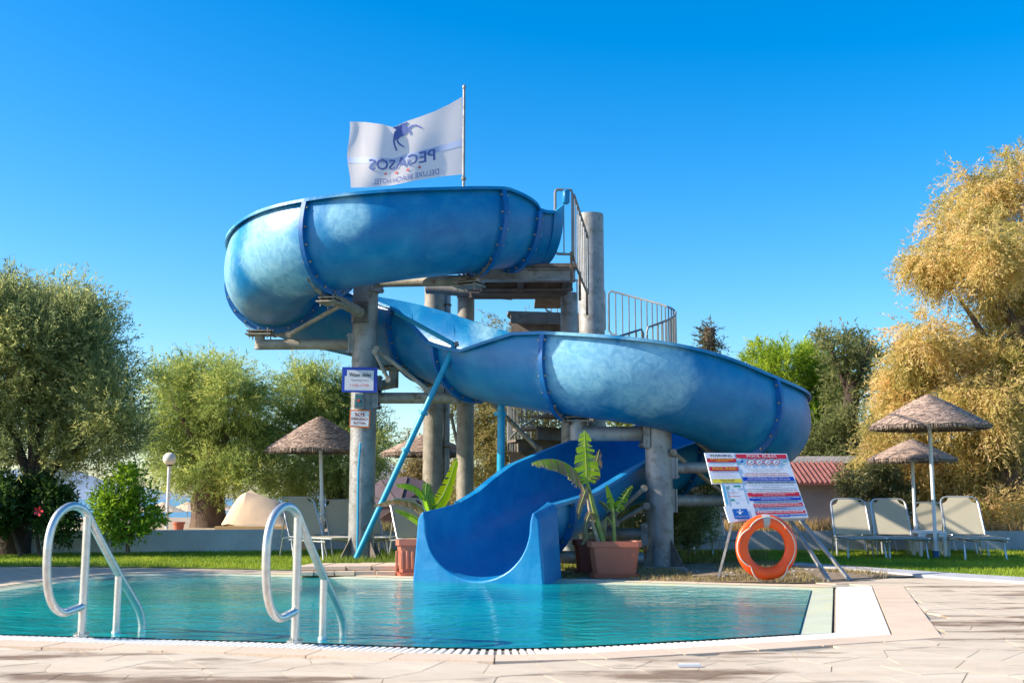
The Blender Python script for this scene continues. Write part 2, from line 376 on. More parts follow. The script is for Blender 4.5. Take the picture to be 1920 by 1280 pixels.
# deck bed
farline = [G(-900, 1066), G(-200, 1063), G(60, 1060), G(330, 1063), G(560, 1068), G(760, 1080), G(1040, 1083), G(1240, 1088), G(1500, 1090), G(1600, 1088), G(1700, 1080), G(1920, 1086), G(2500, 1105)]
outer = [(-30, -6), (30, -6), (30, xy(farline[-1])[1])] + [xy(p) for p in reversed(farline)] + [(-30, xy(farline[0])[1])]
deck = tag(fill('pool_deck', outer, O2, -.012, M['mortar']), kind='structure')
# gutter bed and grating bars, coping stones
b = MB(); band(b, O1, O3, -.045, -.045, 0, 8); b.build('gutter_channel', M['gutter'], deck, smooth=False)
b = MB(); band(b, O3, O1, -.0005, -.0005, 8, len(WP)); b.build('ledge_rim', M['ledge'], deck, smooth=False)
bar_me = {}
def stations(A, B, i0, i1, step):
    for i in range(i0, i1):
        a0, a1, b0, b1 = A[i], A[i+1], B[i], B[i+1]
        L = (a1-a0).length; n = max(1, round(L/step))
        for k in range(n):
            yield a0.lerp(a1, k/n), a0.lerp(a1, (k+1)/n), b0.lerp(b1, k/n), b0.lerp(b1, (k+1)/n)
def pieces(name, A, B, i0, i1, step, gap, z0, z1, m, xlim=None, jit=0.0):
    for p, q, r_, s_ in stations(A, B, i0, i1, step):
        c = (p+q+r_+s_)/4
        if xlim and not (xlim[0] < c.x < xlim[1]): continue
        g = gap/max(.02, (q-p).length)/2; g2 = gap/max(.02, (r_-p).length)/2*.6
        P_ = [p.lerp(q, g), q.lerp(p, g), s_.lerp(r_, g), r_.lerp(s_, g)]
        Q = [P_[0].lerp(P_[3], g2), P_[1].lerp(P_[2], g2), P_[2].lerp(P_[1], g2), P_[3].lerp(P_[0], g2)]
        dz = random.uniform(-jit, jit)
        bb = MB(); bb.prism([(a.x-c.x, a.y-c.y) for a in Q], z0, z1+dz)
        o = bb.build(name, m, deck, smooth=False, local=True); o.location = (c.x, c.y, 0)
O5 = offs(WP, .22, .275); O6 = offs(WP, .485, .665)
pieces('grate_bar', O5, O6, 0, 7, .052, .026, -.03, .002, M['grate'], (-4.3, 9))
pieces('white_slab', O5, O6, 7, 8, .16, .004, -.03, .004, M['grate'], jit=.001)
pieces('coping_stone', O3, O4, 0, 7, .46, .010, -.03, .006, M['coping'], (-5.5, 9), jit=.0015)
pieces('coping_stone', O3, O4, 7, 8, .46, .008, -.03, .006, M['coping'], jit=.0015)
O7 = offs(WP, .23); O8 = offs(WP, .42)
pieces('coping_stone', O7, O8, 8, len(WP)-2, .5, .010, -.02, .006, M['coping'], (-7, 9), jit=.0015)
# irregular flagstones
def clip(poly, p, n):
    out = []
    for i in range(len(poly)):
        a, b_ = poly[i-1], poly[i]; da = (a-p).dot(n); db = (b_-p).dot(n)
        if da <= 0: 
            if db <= 0: out.append(b_)
            else: out.append(a+(b_-a)*(da/(da-db)))
        elif db <= 0:
            out.append(a+(b_-a)*(da/(da-db))); out.append(b_)
    return out
def flagstones(x0, x1, y0, y1, s, keep, cap):
    rnd = random.Random(11); seeds = []
    nx = int((x1-x0)/s); ny = int((y1-y0)/(s*.8))
    for j in range(ny+1):
        for i in range(nx+1):
            seeds.append(Vector((x0+(i+.5*(j % 2)+rnd.uniform(-.5, .5))*s, y0+(j+rnd.uniform(-.5, .5))*s*.8)))
    cnt = 0
    for k, p in enumerate(seeds):
        poly = [p+Vector(a)*s*1.6 for a in ((-1, -1), (1, -1), (1, 1), (-1, 1))]
        for q in seeds:
            if q is p or (q-p).length > s*3: continue
            mid = (p+q)/2; n = (q-p).normalized(); poly = clip(poly, mid-n*.003, n)
            if len(poly) < 3: break
        if len(poly) < 3 or not keep(p, poly): continue
        if cnt >= cap: break
        cnt += 1
        z = .000+rnd.uniform(-.0012, .0012); c = p
        bb = MB(); bb.prism([(a.x-c.x, a.y-c.y) for a in poly], -.02, z)
        o = bb.build('flagstone', M['stone'], deck, smooth=False, local=True); o.location = (c.x, c.y, 0)
O45 = offs(WP, .74, .96); O35 = offs(WP, .32, .5)
fl = [xy(p) for p in farline]
def fly(x):
    for a, c in zip(fl, fl[1:]):
        if a[0] <= x <= c[0]: return a[1]+(c[1]-a[1])*(x-a[0])/(c[0]-a[0])
    return 16
def keepN(p, poly):
    if inside(p, O45): return False
    if any(inside(a, O35) for a in poly): return False
    if p.y > fly(p.x)-.1: return False
    return abs(p.x) < .47*p.y+1.0 and p.y < 14.2
flagstones(-4, 7.6, 5.2, 14.2, .42, keepN, 285)

# ground beyond: one sheet, stepping up behind the garden walls, down to the beach
rows = [(13.0, -.06), (22.35, -.06), (22.45, .34), (40, .36), (55, .1), (95, -1.25), (400, -1.6), (7000, -1.6)]
bm_ = MB(); xs = [-4000, -300, -60, -20, -8, 0, 8, 20, 60, 300, 4000]
for j, (y, z) in enumerate(rows):
    for x in xs: bm_.v.append((x, y, z))
for j in range(len(rows)-1):
    for i in range(len(xs)-1): bm_.f.append((j*len(xs)+i, j*len(xs)+i+1, (j+1)*len(xs)+i+1, (j+1)*len(xs)+i))
tag(bm_.build('ground', M['sand'], smooth=False), kind='structure')
# lawn sheet
kerbline = [G(1500, 1058), G(1560, 1062), G(1640, 1068), G(1740, 1075), G(1830, 1081), G(1930, 1087), G(2500, 1100)]
lawn_front = [(-40, 16.8), xy(G(-200, 1063)), xy(G(60, 1060)), xy(G(330, 1063)), xy(G(560, 1068)), xy(G(760, 1075)), xy(G(1040, 1070)), xy(G(1200, 1058)), xy(G(1400, 1052)), xy(G(1500, 1056))]+[xy(p) for p in kerbline[1:]]+[(40, 13)]
lawn_poly = lawn_front+[(40, 22.4), (-40, 22.4)]
lawn = tag(fill('lawn', lawn_poly, None, -.004, M['lawn']), kind='structure')
# bare soil by the slide footings
soil_poly = [xy(G(1030, 1085)), xy(G(1240, 1090)), xy(G(1500, 1092)), xy(G(1600, 1090)), xy(G(1720, 1079)), xy(G(1600, 1066)), xy(G(1500, 1056)), xy(G(1400, 1050)), xy(G(1200, 1056)), xy(G(1040, 1068))]
tag(fill('bare_soil', soil_poly, None, .004, M['dirt']), kind='structure')
# right hand kerb walk
b = MB(); kl = [p.to_2d() for p in kerbline]; inner = []
for i, p in enumerate(kl):
    d = (kl[min(i+1, len(kl)-1)]-kl[max(i-1, 0)]).normalized(); inner.append(p+Vector((-d.y, d.x))*(.3+.08*i)*-1)
for i in range(len(kl)-1):
    b.add([(*kl[i], .035), (*kl[i+1], .035), (*inner[i+1], .03), (*inner[i], .03), (*kl[i], -.03), (*kl[i+1], -.03), (*inner[i+1], -.03), (*inner[i], -.03)], [(0, 1, 2, 3), (0, 1, 5, 4), (3, 2, 6, 7)])
tag(b.build('kerb_path', M['kerb'], smooth=False), kind='structure')
# sea, hills
m, t, bs = newmat('sea_water'); bs.inputs['Base Color'].default_value = (.0, .10, .24, 1); bs.inputs['Roughness'].default_value = .25
nz = t.nodes.new('ShaderNodeTexNoise'); nz.inputs['Scale'].default_value = .6; bp = t.nodes.new('ShaderNodeBump'); bp.inputs['Strength'].default_value = .6
tcc = t.nodes.new('ShaderNodeTexCoord'); t.links.new(tcc.outputs['Object'], nz.inputs[0]); t.links.new(nz.outputs[0], bp.inputs['Height']); t.links.new(bp.outputs[0], bs.inputs['Normal'])
b = MB(); b.add([(-4000, 84, -1), (4000, 84, -1), (4000, 7000, -1), (-4000, 7000, -1)], [(0, 1, 2, 3)])
tag(b.build('sea', m, smooth=False), kind='structure')
b = MB(); n = 90
for i in range(n+1):
    x = -3200+4600*i/n; h = 10+110*noise.fractal(V(x/900, 1.3, 0), 1, 2, 4)+50*math.exp(-((x+1500)/700)**2)
    h = max(4, h)
    b.v += [(x, 3300, -3), (x, 3900, h), (x, 4700, -3)]
for i in range(n):
    for k in range(2): b.f.append((3*i+k, 3*i+3+k, 3*i+4+k, 3*i+1+k))
tag(b.build('hills', M['hill']), kind='structure')

# grass blades, one object
def color_mesh(name, verts, faces_n, cols, m, parent=None):
    """verts (n*k,3) grouped in polygons of k corners"""
    k = faces_n; nv = len(verts); nf = nv//k
    me = bpy.data.meshes.new(name); me.vertices.add(nv); me.vertices.foreach_set('co', verts.astype('f').ravel())
    me.loops.add(nv); me.loops.foreach_set('vertex_index', np.arange(nv, dtype='i'))
    me.polygons.add(nf); me.polygons.foreach_set('loop_start', np.arange(0, nv, k, dtype='i'))
    at = me.color_attributes.new('tint', 'FLOAT_COLOR', 'POINT')
    at.data.foreach_set('color', np.hstack([cols, np.ones((nv, 1))]).astype('f').ravel())
    me.update(calc_edges=True); me.materials.append(m)
    o = bpy.data.objects.new(name, me); link(o, parent); return o
def grass(name, polys, n, h, w_, colA, colB, m, z=0.0, seed=1, dens=None):
    rs = np.random.RandomState(seed); out = []; col = []
    xs_ = [p[0] for p in polys]; ys_ = [p[1] for p in polys]
    pts = []
    while len(pts) < n:
        x = rs.uniform(max(min(xs_), -10), min(max(xs_), 11), 4000); y = rs.uniform(min(ys_), max(ys_), 4000)
        for a, c in zip(x, y):
            if abs(a) < .5*c+.6 and inside((a, c), polys):
                if dens is None or dens(a, c, rs): pts.append((a, c))
        
    pts = np.array(pts[:n]); a = rs.uniform(0, np.pi, n); hh = h*rs.uniform(.5, 1.4, n)
    dx = np.cos(a)*w_; dy = np.sin(a)*w_; lean = rs.normal(0, .35, (n, 2))*hh[:, None]
    v = np.zeros((n, 3, 3)); v[:, 0, 0] = pts[:, 0]-dx; v[:, 0, 1] = pts[:, 1]-dy; v[:, 1, 0] = pts[:, 0]+dx; v[:, 1, 1] = pts[:, 1]+dy
    v[:, 0, 2] = z; v[:, 1, 2] = z; v[:, 2, :2] = pts+lean; v[:, 2, 2] = z+hh
    nn = np.array([noise.noise(V(p[0]*.9, p[1]*.9, seed)) for p in pts])*.8+.5+rs.normal(0, .18, n); nn = np.clip(nn, 0, 1)[:, None]
    cc = np.array(colA)*(1-nn)+np.array(colB)*nn
    o = color_mesh(name, v.reshape(-1, 3), 3, np.repeat(cc, 3, 0), m)
    return tag(o, kind='stuff')
g = grass('lawn_grass', lawn_poly, 110000, .045, .006, (.13, .23, .015), (.36, .42, .035), M['grass'], 0, 3)
tag(g, 'short bright green lawn grass between the pool and the garden walls', 'grass')
g = grass('dry_weeds', soil_poly, 9000, .05, .006, (.20, .15, .05), (.36, .28, .13), M['grass'], 0, 5, dens=lambda x, y, rs: noise.noise(V(x*1.3, y*1.3, 7)) > -.1)
tag(g, 'sparse straw coloured weeds on the bare soil beside the rules board', 'weeds')
edge_poly = [xy(G(1030, 1068)), xy(G(1200, 1060)), xy(G(1440, 1053)), xy(G(1440, 1040)), xy(G(1200, 1042)), xy(G(1030, 1052))]
g = grass('tall_weeds', edge_poly, 5000, .12, .008, (.10, .13, .02), (.32, .30, .08), M['grass'], 0, 6)
tag(g, 'taller yellow green weeds at the lawn edge behind the planters', 'weeds')
base_poly = [xy(G(600, 1064)), xy(G(745, 1072)), xy(G(770, 1050)), xy(G(640, 1048))]
g = grass('column_weeds', base_poly, 2600, .13, .010, (.09, .15, .02), (.26, .32, .04), M['grass'], 0, 8)
tag(g, 'tufts of green weeds round the foot of the left column', 'weeds')
dry_poly = [(2.2, 22.55), (12, 22.55), (12, 25.5), (2.2, 25.5)]
g = grass('dry_grass', dry_poly, 7000, .22, .010, (.28, .17, .07), (.45, .33, .14), M['grass'], .34, 9)
tag(g, 'dry orange grass on the bank in front of the tiled shed', 'grass')
dry_poly2 = [(-3.2, 22.6), (-1.2, 22.6), (-1.2, 24), (-3.2, 24)]
g = grass('dry_grass', dry_poly2, 1500, .18, .010, (.24, .18, .07), (.36, .33, .14), M['grass'], .34, 10)
tag(g, 'dry yellow grass in front of the folded parasol behind the slide', 'grass')

# ================================================================== WATER SLIDE
CPTS = [(1012, 492, 17.45), (962, 498, 17.3), (908, 505, 16.95), (760, 520, 16.35), (630, 538, 16.4), (545, 560, 17.0), (503, 598, 18.2), (540, 632, 19.3), (620, 656, 19.8), (700, 676, 19.6),
        (790, 705, 18.9), (880, 742, 18.1), (960, 760, 17.3), (1060, 776, 16.7), (1180, 790, 16.4), (1290, 815, 16.6), (1375, 852, 17.1), (1428, 872, 17.8), (1425, 885, 18.6), (1350, 897, 19.0),
        (1245, 925, 18.6), (1145, 955, 17.7), (1060, 1000, 16.6), (988, 1043, 15.4), (936, 1074, 14.7), (896, 1088, 14.15)]
CW = [P(*c) for c in CPTS]
def cr_(t):
    n = len(CW)-1; t = max(0, min(n-1e-6, t)); i = int(t); f = t-i
    p0 = CW[max(i-1, 0)]; p1 = CW[i]; p2 = CW[i+1]; p3 = CW[min(i+2, n)]
    return .5*((2*p1)+(-p0+p2)*f+(2*p0-5*p1+4*p2-p3)*f*f+(-p0+3*p1-3*p2+p3)*f**3)
# smooth the raw spline a little
NS = 420; TS = [(len(CW)-1)*i/(NS-1) for i in range(NS)]; PP = [cr_(t) for t in TS]
for _ in range(60):
    Q = PP[:]
    for i in range(1, NS-1): Q[i] = (PP[i-1]+PP[i]*2+PP[i+1])/4
    PP = Q
def pos(t):
    f = t/(len(CW)-1)*(NS-1); i = max(0, min(NS-2, int(f))); return PP[i].lerp(PP[i+1], f-i)
def frame(t):
    d = pos(min(t+.12, len(CW)-1))-pos(max(t-.12, 0)); T = V(d.x, d.y, 0).normalized()
    if t > 24: T = T.lerp(V(-.34, -.94, 0).normalized(), min(1, (t-24))).normalized()
    return T, V(-T.y, T.x, 0)
def interp(tab, t):
    for (a, va), (c, vc) in zip(tab, tab[1:]):
        if a <= t <= c: return va+(vc-va)*(t-a)/(c-a)
    return tab[0][1] if t < tab[0][0] else tab[-1][1]
EL = [(0, .0), (.35, .0), (.95, .05), (2, .40), (4, .43), (6, .50), (9.3, .44), (11.9, .36), (12.7, .10), (22.5, .06), (23.5, .16), (24.4, .24), (25, .22)]
ER = [(0, .02), (1, .05), (2, .06), (6, .06), (8, .30), (9.3, .40), (10.1, .37), (10.9, .04), (11.75, .03), (12.6, .36), (13, .40), (22.3, .40), (23.2, .24), (24, .22), (25, .20)]
SR = .75
RT = [(0, .66), (1, .70), (2.4, .75), (20, .75), (22, .70), (23.8, .665), (25, .65)]
def profile(t, off=0.0, na=20):
    """list of (side, z) from left rim to right rim"""
    el, er = interp(EL, t), interp(ER, t); SR = interp(RT, t); r = SR+off; pts = []
    def wall(e, s):
        w_ = []
        if e > 0:
            for k in range(3, 0, -1): w_.append((s*(r-.07*(k/3)**2*e/.4), SR+e*k/3))
            a0 = 0
        else: a0 = math.asin(min(1, -e/SR))
        return w_, a0
    wl, al = wall(el, 1); wr, ar = wall(er, -1)
    pts += wl
    for i in range(na+1):
        a = al+(math.pi-al-ar)*i/na
        pts.append((math.cos(a)*r, SR-math.sin(a)*r))
    pts += list(reversed(wr)); return pts
def place(t, pr):
    p = pos(t); T, Nl = frame(t)
    return [p+Nl*a+V(0, 0, z) for a, z in pr]
def ring(t):
    i_ = profile(t, 0); o_ = profile(t, .025)
    l, r_ = i_[0], i_[-1]
    lipL = [(l[0]+.11, l[1]-.004), (l[0]+.115, l[1]-.05), (l[0]+.09, l[1]-.05), (l[0]+.085, l[1]-.022)]
    lipR = [(r_[0]-.085, r_[1]-.022), (r_[0]-.09, r_[1]-.05), (r_[0]-.115, r_[1]-.05), (r_[0]-.11, r_[1]-.004)]
    return list(reversed(lipR))*0 + i_ + list(reversed(lipR)) + list(reversed(o_[:])) + list(reversed(lipL))
slide = thing('water_slide', 'tall blue fibreglass water slide winding down in two bends into the pool', 'water slide', pos(24.9))
JOINTS = [0, .95, 2.05, 4.1, 6.4, 9.25, 10.05, 11.1, 13.0, 16.1, 19.0, 19.9, 23.15, 23.85]
def npro(t): return len(ring(t))
for a, c in zip(JOINTS, JOINTS[1:]):
    # keep the number of profile points constant over a section
    k = max(3, int((c-a)*10)+1); rings = []
    tt = sorted(set([round(a+(c-a)*i/k, 4) for i in range(k+1)]+[x for x in (10.9, 11.75, 12.6) if a < x < c]))
    b = MB(); rows_ = []
    for t in tt:
        pr = ring(t); rows_.append(place(t, pr))
    n = max(len(r_) for r_ in rows_)
    if any(len(r_) != n for r_ in rows_):   # low wall rows: pad by repeating the rim
        rr = []
        for t in tt:
            i_ = profile(t, 0); o_ = profile(t, .025)
            if interp(ER, t) <= 0: i_ = i_+[i_[-1]]*3; o_ = o_+[o_[-1]]*3
            if interp(EL, t) <= 0: i_ = [i_[0]]*3+i_; o_ = [o_[0]]*3+o_
            l, r_ = i_[0], i_[-1]
            lipL = [(l[0]+.11, l[1]-.004), (l[0]+.115, l[1]-.05), (l[0]+.09, l[1]-.05), (l[0]+.085, l[1]-.022)]
            lipR = [(r_[0]-.085, r_[1]-.022), (r_[0]-.09, r_[1]-.05), (r_[0]-.115, r_[1]-.05), (r_[0]-.11, r_[1]-.004)]
            rr.append(place(t, i_+list(reversed(lipR))+list(reversed(o_))+list(reversed(lipL))))
        rows_ = rr; n = len(rows_[0])
    for r_ in rows_: b.v += [tuple(v) for v in r_]
    for j in range(len(rows_)-1):
        for i in range(n): b.f.append((j*n+i, j*n+(i+1) % n, (j+1)*n+(i+1) % n, (j+1)*n+i))
    b.f.append(tuple(range(n))); b.f.append(tuple((len(rows_)-1)*n+i for i in range(n-1, -1, -1)))
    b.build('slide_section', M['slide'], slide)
for t in JOINTS[1:-1]:
    b = MB(); dt = .05; T, Nl = frame(t); p = pos(t)
    SR = interp(RT, t); a_ = profile(t, .02); c_ = profile(t, .115)
    pts = []
    # drop the rim points a little so the ring ends under the lip
    n = len(a_)
    for s in (-.035, .035):
        for pr in (a_, c_):
            for q in pr: b.v.append(tuple(p+T*s+Nl*q[0]+V(0, 0, q[1]-.05 if q[1] > SR*.9 else q[1])))
    for i in range(n-1):
        A0, A1, B0, B1 = i, i+1, n+i, n+i+1; C0 = 2*n
        b.f += [(A0, A1, B1, B0), (C0+A0, C0+B0, C0+B1, C0+A1), (B0, B1, C0+B1, C0+B0), (A0, C0+A0, C0+A1, A1)]
    b.f += [(0, n, 3*n, 2*n), (n-1, 2*n+n-1, 3*n+n-1, n+n-1)]
    fo = b.build('joint_flange', M['flange'], slide)
    bb = MB(); c2 = profile(t, .07); acc = .1; last = None
    for q in c2:
        if last is not None:
            d = math.hypot(q[0]-last[0], q[1]-last[1]); acc += d
            if acc > .17 and q[1] < interp(EL if q[0] > 0 else ER, t)+SR-.08:
                acc = 0; w0 = p+Nl*q[0]+V(0, 0, q[1])
                bb.cyl(w0-T*.065, w0+T*.065, .017, n=6)
        last = q
    tag(bb.build('flange_bolts', M['bolt'], fo), kind='stuff')
# entry box at the platform end
p0 = pos(0); T, Nl = frame(0)
b = MB()
SR = interp(RT, 0); pr = profile(0, .0); n = len(pr)
back = p0-T*.14
b.v += [tuple(p0+Nl*q[0]*1.0+V(0, 0, q[1])) for q in pr]+[tuple(back+Nl*q[0]*1.06+V(0, 0, q[1]+(.12 if q[1] > SR*.9 else 0))) for q in pr]
m_ = 2*n
b.v += [tuple(p0+Nl*q[0]*1.1+V(0, 0, q[1]-.02)) for q in pr]+[tuple(back+Nl*q[0]*1.16+V(0, 0, q[1]+(.12 if q[1] > SR*.9 else 0)-.02)) for q in pr]
for i in range(n-1):
    b.f += [(i, i+1, n+i+1, n+i), (m_+i, m_+n+i, m_+n+i+1, m_+i+1), (n+i, n+i+1, m_+n+i+1, m_+n+i), (i, m_+i, m_+i+1, i+1)]
b.f += [(0, n, m_+n, m_), (n-1, m_+n-1, m_+2*n-1, 2*n-1)]
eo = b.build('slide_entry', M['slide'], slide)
b = MB()
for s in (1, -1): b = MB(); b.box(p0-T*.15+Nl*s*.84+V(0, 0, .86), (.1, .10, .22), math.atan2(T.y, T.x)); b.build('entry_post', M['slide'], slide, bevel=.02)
# flared mouth
b = MB(); t0 = JOINTS[-1]; NT = 7; na = 24
def mouth_rows(f):
    t = t0+(25-t0)*f; p = pos(t); T, Nl = frame(t)
    base = p.z; er = interp(ER, t); SR = interp(RT, t)
    fl_ = .04*f
    top = SR+er+.0
    r = SR
    e = []
    for k in range(3, 0, -1): e.append((r+fl_-.07*(k/3)**2*er/.4*(1-2.4*f), SR+(top-SR)*k/3))
    inner = e+[(math.cos(math.pi*i/na)*(r+fl_), SR-math.sin(math.pi*i/na)*SR) for i in range(na+1)]+[(-x, z) for x, z in reversed(e)]
    ow = .085+.02*f; zb = WZ-.25-base
    oR = [(-r-fl_-ow+.02, top-.03), (-r-fl_-ow-.02, top-.10), (-r-fl_-ow-.05, SR*.55), (-r-fl_-ow-.10, zb)]
    prof = inner+oR+[(-.2, zb), (.2, zb)]+[(-x, z) for x, z in reversed(oR)]
    return [p+Nl*x+V(0, 0, z) for x, z in prof]
rows_ = [mouth_rows(i/NT) for i in range(NT+1)]
# the rounded front edge
last = rows_[-1]; n = len(last); ni = 2*3+na+1
T, Nl = frame(25)
nose = []
for i, v in enumerate(last):
    if i < ni:
        q = profile(25)
        nose.append(v+T*.05+Nl*0)
    else: nose.append(v+T*.03)
rows_.append(nose)
for r_ in rows_: b.v += [tuple(v) for v in r_]
for j in range(len(rows_)-1):
    for i in range(n): b.f.append((j*n+i, j*n+(i+1) % n, (j+1)*n+(i+1) % n, (j+1)*n+i))
J = (len(rows_)-1)*n
# front face: fan between the inner curve and the outer outline
oi = [ni, ni+1, ni+2, ni+3, ni+4, ni+5, ni+6, ni+7, ni+8, ni+9]      # right top ... right bottom, bottom, left bottom ... left top
def outer_at(i):      # map the inner index to an outer index
    f = i/(ni-1)     # 0 left rim .. 1 right rim
    return oi[min(len(oi)-1, max(0, round((1-f)*(len(oi)-1))))]
prev = None
for i in range(ni-1):
    a, c = outer_at(i), outer_at(i+1)
    if a == c: b.f.append((J+i, J+i+1, J+a))
    else: b.f.append((J+i, J+i+1, J+c, J+a))
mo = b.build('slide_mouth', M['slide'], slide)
bv = mo.modifiers.new('bevel', 'BEVEL'); bv.width = .035; bv.segments = 3; bv.limit_method = 'ANGLE'; bv.angle_limit = R(40)

# ------------------------------------------------------------------ support columns
def plate(b, c, nrm, w_, h_, th=.03):
    nrm = Vector(nrm).normalized(); q = nrm.to_track_quat('Y', 'Z').to_matrix(); b.box(c, (w_, th, h_), q)
def col_thing(name, label, px, Y, r, z1, n=32, m='galv', z0=0.0, group='steel columns carrying the slide'):
    X = P(px, 700, Y).x
    t = thing(name, label, 'column', (X, Y, z0), group)
    b = MB(); b.cyl((X, Y, z0-.1), (X, Y, z1), r, n=n); b.build('pipe', M[m], t)
    b = MB(); b.box((X, Y, z0+.015), (r*3.1, r*3.1, .03)); b.build('base_plate', M[m], t, smooth=False)
    for a in (45, 135, 225, 315):
        d = V(math.cos(R(a)), math.sin(R(a)), 0); b = MB()
        q = [V(X, Y, z0+.03)+d*r*.98, V(X, Y, z0+.03)+d*(r*2.0), V(X, Y, z0+.08)+d*(r*2.0), V(X, Y, z0+.42)+d*r*.98]
        s = V(-d.y, d.x, 0)*.01
        b.add([v-s for v in q]+[v+s for v in q], [(0, 1, 2, 3), (7, 6, 5, 4), (0, 4, 5, 1), (1, 5, 6, 2), (2, 6, 7, 3), (3, 7, 4, 0)])
        b.build('gusset', M['conc'], t, smooth=False)
    return t, V(X, Y, 0)
def arm(t, c, r, z, end, ar=.085, m='galvwarm', upto=None, saddle=None):
    """pipe arm from the column at height z to a far end, plate at the column, riser and bearing plate at the end"""
    end = Vector(end); d = end-V(c.x, c.y, z); dh = V(d.x, d.y, 0).normalized()
    s0 = V(c.x, c.y, z)+dh*(r+.05)
    b = MB(); b.cyl(s0, end, ar, n=20); a = b.build('arm', M[m], t)
    b = MB(); plate(b, V(c.x, c.y, z)+dh*(r+.035), dh, ar*3.4, ar*3.8, .03); plate(b, V(c.x, c.y, z)+dh*(r+.0), dh, ar*3.0, ar*3.8, .10)
    side = V(-dh.y, dh.x, 0)
    for sx in (-1, 1):
        for sz in (-1, 1):
            w0 = V(c.x, c.y, z)+dh*(r+.03)+side*sx*ar*1.35+V(0, 0, sz*ar*1.5); b.cyl(w0, w0+dh*.05, .016, n=6)
    b.build('clamp_plate', M['galv'], t, smooth=False)
    if upto is not None:
        up = Vector(upto); b = MB(); b.cyl(end+V(0, 0, -ar*.9), V(end.x, end.y, up.z-.03), ar*.95, n=18); b.build('riser', M[m], t)
        th = math.atan2(saddle[1], saddle[0]) if saddle else math.atan2(dh.y, dh.x)
        b = MB(); b.box((end.x, end.y, up.z-.02), (.42, .30, .022), th); b.box((end.x, end.y, up.z+.035), (.40, .26, .018), th+.06)
        for sx in (-.15, .15):
            for sy in (-.1, .1):
                q = Matrix.Rotation(th, 3, 'Z') @ V(sx, sy, 0); b.cyl(V(end.x, end.y, up.z-.09)+q, V(end.x, end.y, up.z+.08)+q, .011, n=6)
        b.build('bearing_plate', M['galvwarm'], t, smooth=False)
    return a
def saddle(t, tj, m='rust'):
    """steel cradle hugging the underside of the channel at joint tj"""
    p = pos(tj); T, Nl = frame(tj); b = MB(); n = 14; vs = []; SR = interp(RT, tj)
    for s in (.06, .085):
        for i in range(n+1):
            a = R(52+76*i/n); ri = SR+.12
            vs.append(p+T*s+V(0, 0, SR)+Nl*math.cos(a)*ri-V(0, 0, math.sin(a)*ri))
            xo = math.cos(a)*(ri+.02)*1.0; zo = min(SR-math.sin(a)*ri-.05, -.0)
            vs.append(p+T*s+Nl*xo*(.9)+V(0, 0, min(-.18+abs(xo)*.35, SR-math.sin(a)*ri-.03)))
    for k in range(2):
        for i in range(n): q = k*2*(n+1)+2*i; b.f.append((q, q+1, q+3, q+2))
    for i in range(n):
        q = 2*i; q2 = 2*(n+1)+2*i; b.f += [(q, q+2, q2+2, q2), (q+1, q2+1, q2+3, q+3)]
    b.v = [tuple(v) for v in vs]
    b.build('cradle', M[m], t, smooth=False)
def brace(t, a, c, r=.035, m='galvwarm'):
    b = MB(); a = Vector(a); c = Vector(c); b.cyl(a, c, r, n=12)
    for p_ in (a, c):
        b.cyl(p_-V(0, .05, 0), p_+V(0, .05, 0), r*1.5, n=10)
    b.build('brace', M[m], t)
gcol = 'steel columns carrying the slide'
c1, q1 = col_thing('support_column', 'thick grey column with the Water slides notice and SOS sign on it', 683, 18.0, .205, P(683, 508, 18.0).z)
arm(c1, q1, .2, P(683, 526, 18.0).z-.05, P(880, 523, 17.0)-V(0, 0, .02), upto=pos(2.05)+V(0, 0, -.22)); saddle(c1, 2.05)
arm(c1, q1, .2, P(683, 590, 18.0).z, P(620, 556, 16.5), upto=pos(4.1)+V(0, 0, -.2)); saddle(c1, 4.1, 'galvwarm')
arm(c1, q1, .2, P(683, 645, 18.0).z, P(487, 646, 18.1), upto=pos(6.4)+V(0, 0, -.2)); saddle(c1, 6.4, 'galvwarm')
arm(c1, q1, .2, P(683, 722, 18.0).z, P(738, 718, 18.4), upto=P(738, 690, 18.4))
arm(c1, q1, .2, P(683, 746, 18.0).z, P(855, 746, 18.0), .09, upto=P(855, 713, 18.0)); saddle(c1, 10.05)
brace(c1, P(542, 627, 17.9), P(640, 572, 16.9)); brace(c1, P(600, 545, 16.4), P(662, 505, 17.2), .03)
brace(c1, P(706, 655, 17.4), P(806, 733, 17.4)); brace(c1, P(703, 660, 17.3), P(728, 712, 17.3), .03)
c2, q2 = col_thing('support_column', 'thick dark grey column right of the pots, standing under the lower bend', 1232, 16.75, .20, P(1232, 792, 16.75).z, z0=.0)
arm(c2, q2, .2, P(1232, 813, 16.75).z, P(1082, 813, 16.7), .11, 'galv', upto=P(1082, 787, 16.7)); saddle(c2, 13.0)
arm(c2, q2, .2, P(1250, 876, 16.5).z, P(1400, 874, 17.0), .085, 'galv', upto=pos(16.1)+V(0, 0, -.25)); saddle(c2, 16.1)
arm(c2, q2, .2, P(1256, 938, 16.75).z, P(1365, 938, 18.2), .09, 'galv'); 
arm(c2, q2, .2, P(1200, 1001, 16.75).z, P(1095, 1001, 17.1), .085, 'galv', upto=P(1095, 975, 17.1))
brace(c2, P(1207, 915, 16.5), P(1150, 968, 16.6)); brace(c2, P(1212, 948, 16.5), P(1155, 980, 16.6))
brace(c2, P(1290, 812, 16.9), P(1352, 868, 17.3)); brace(c2, P(1262, 848, 16.6), P(1400, 960, 18.2))
b = MB(); b.cyl(P(1030, 1043, 16.3), P(1205, 1047, 16.5), .09, n=18); b.build('low_pipe', M['galv'], c2)
c3, q3 = col_thing('support_column', 'pale grey round column left of the flagpole, behind the left banana plant', 813, 20.7, .184, P(813, 534, 20.7).z, m='galvwarm')
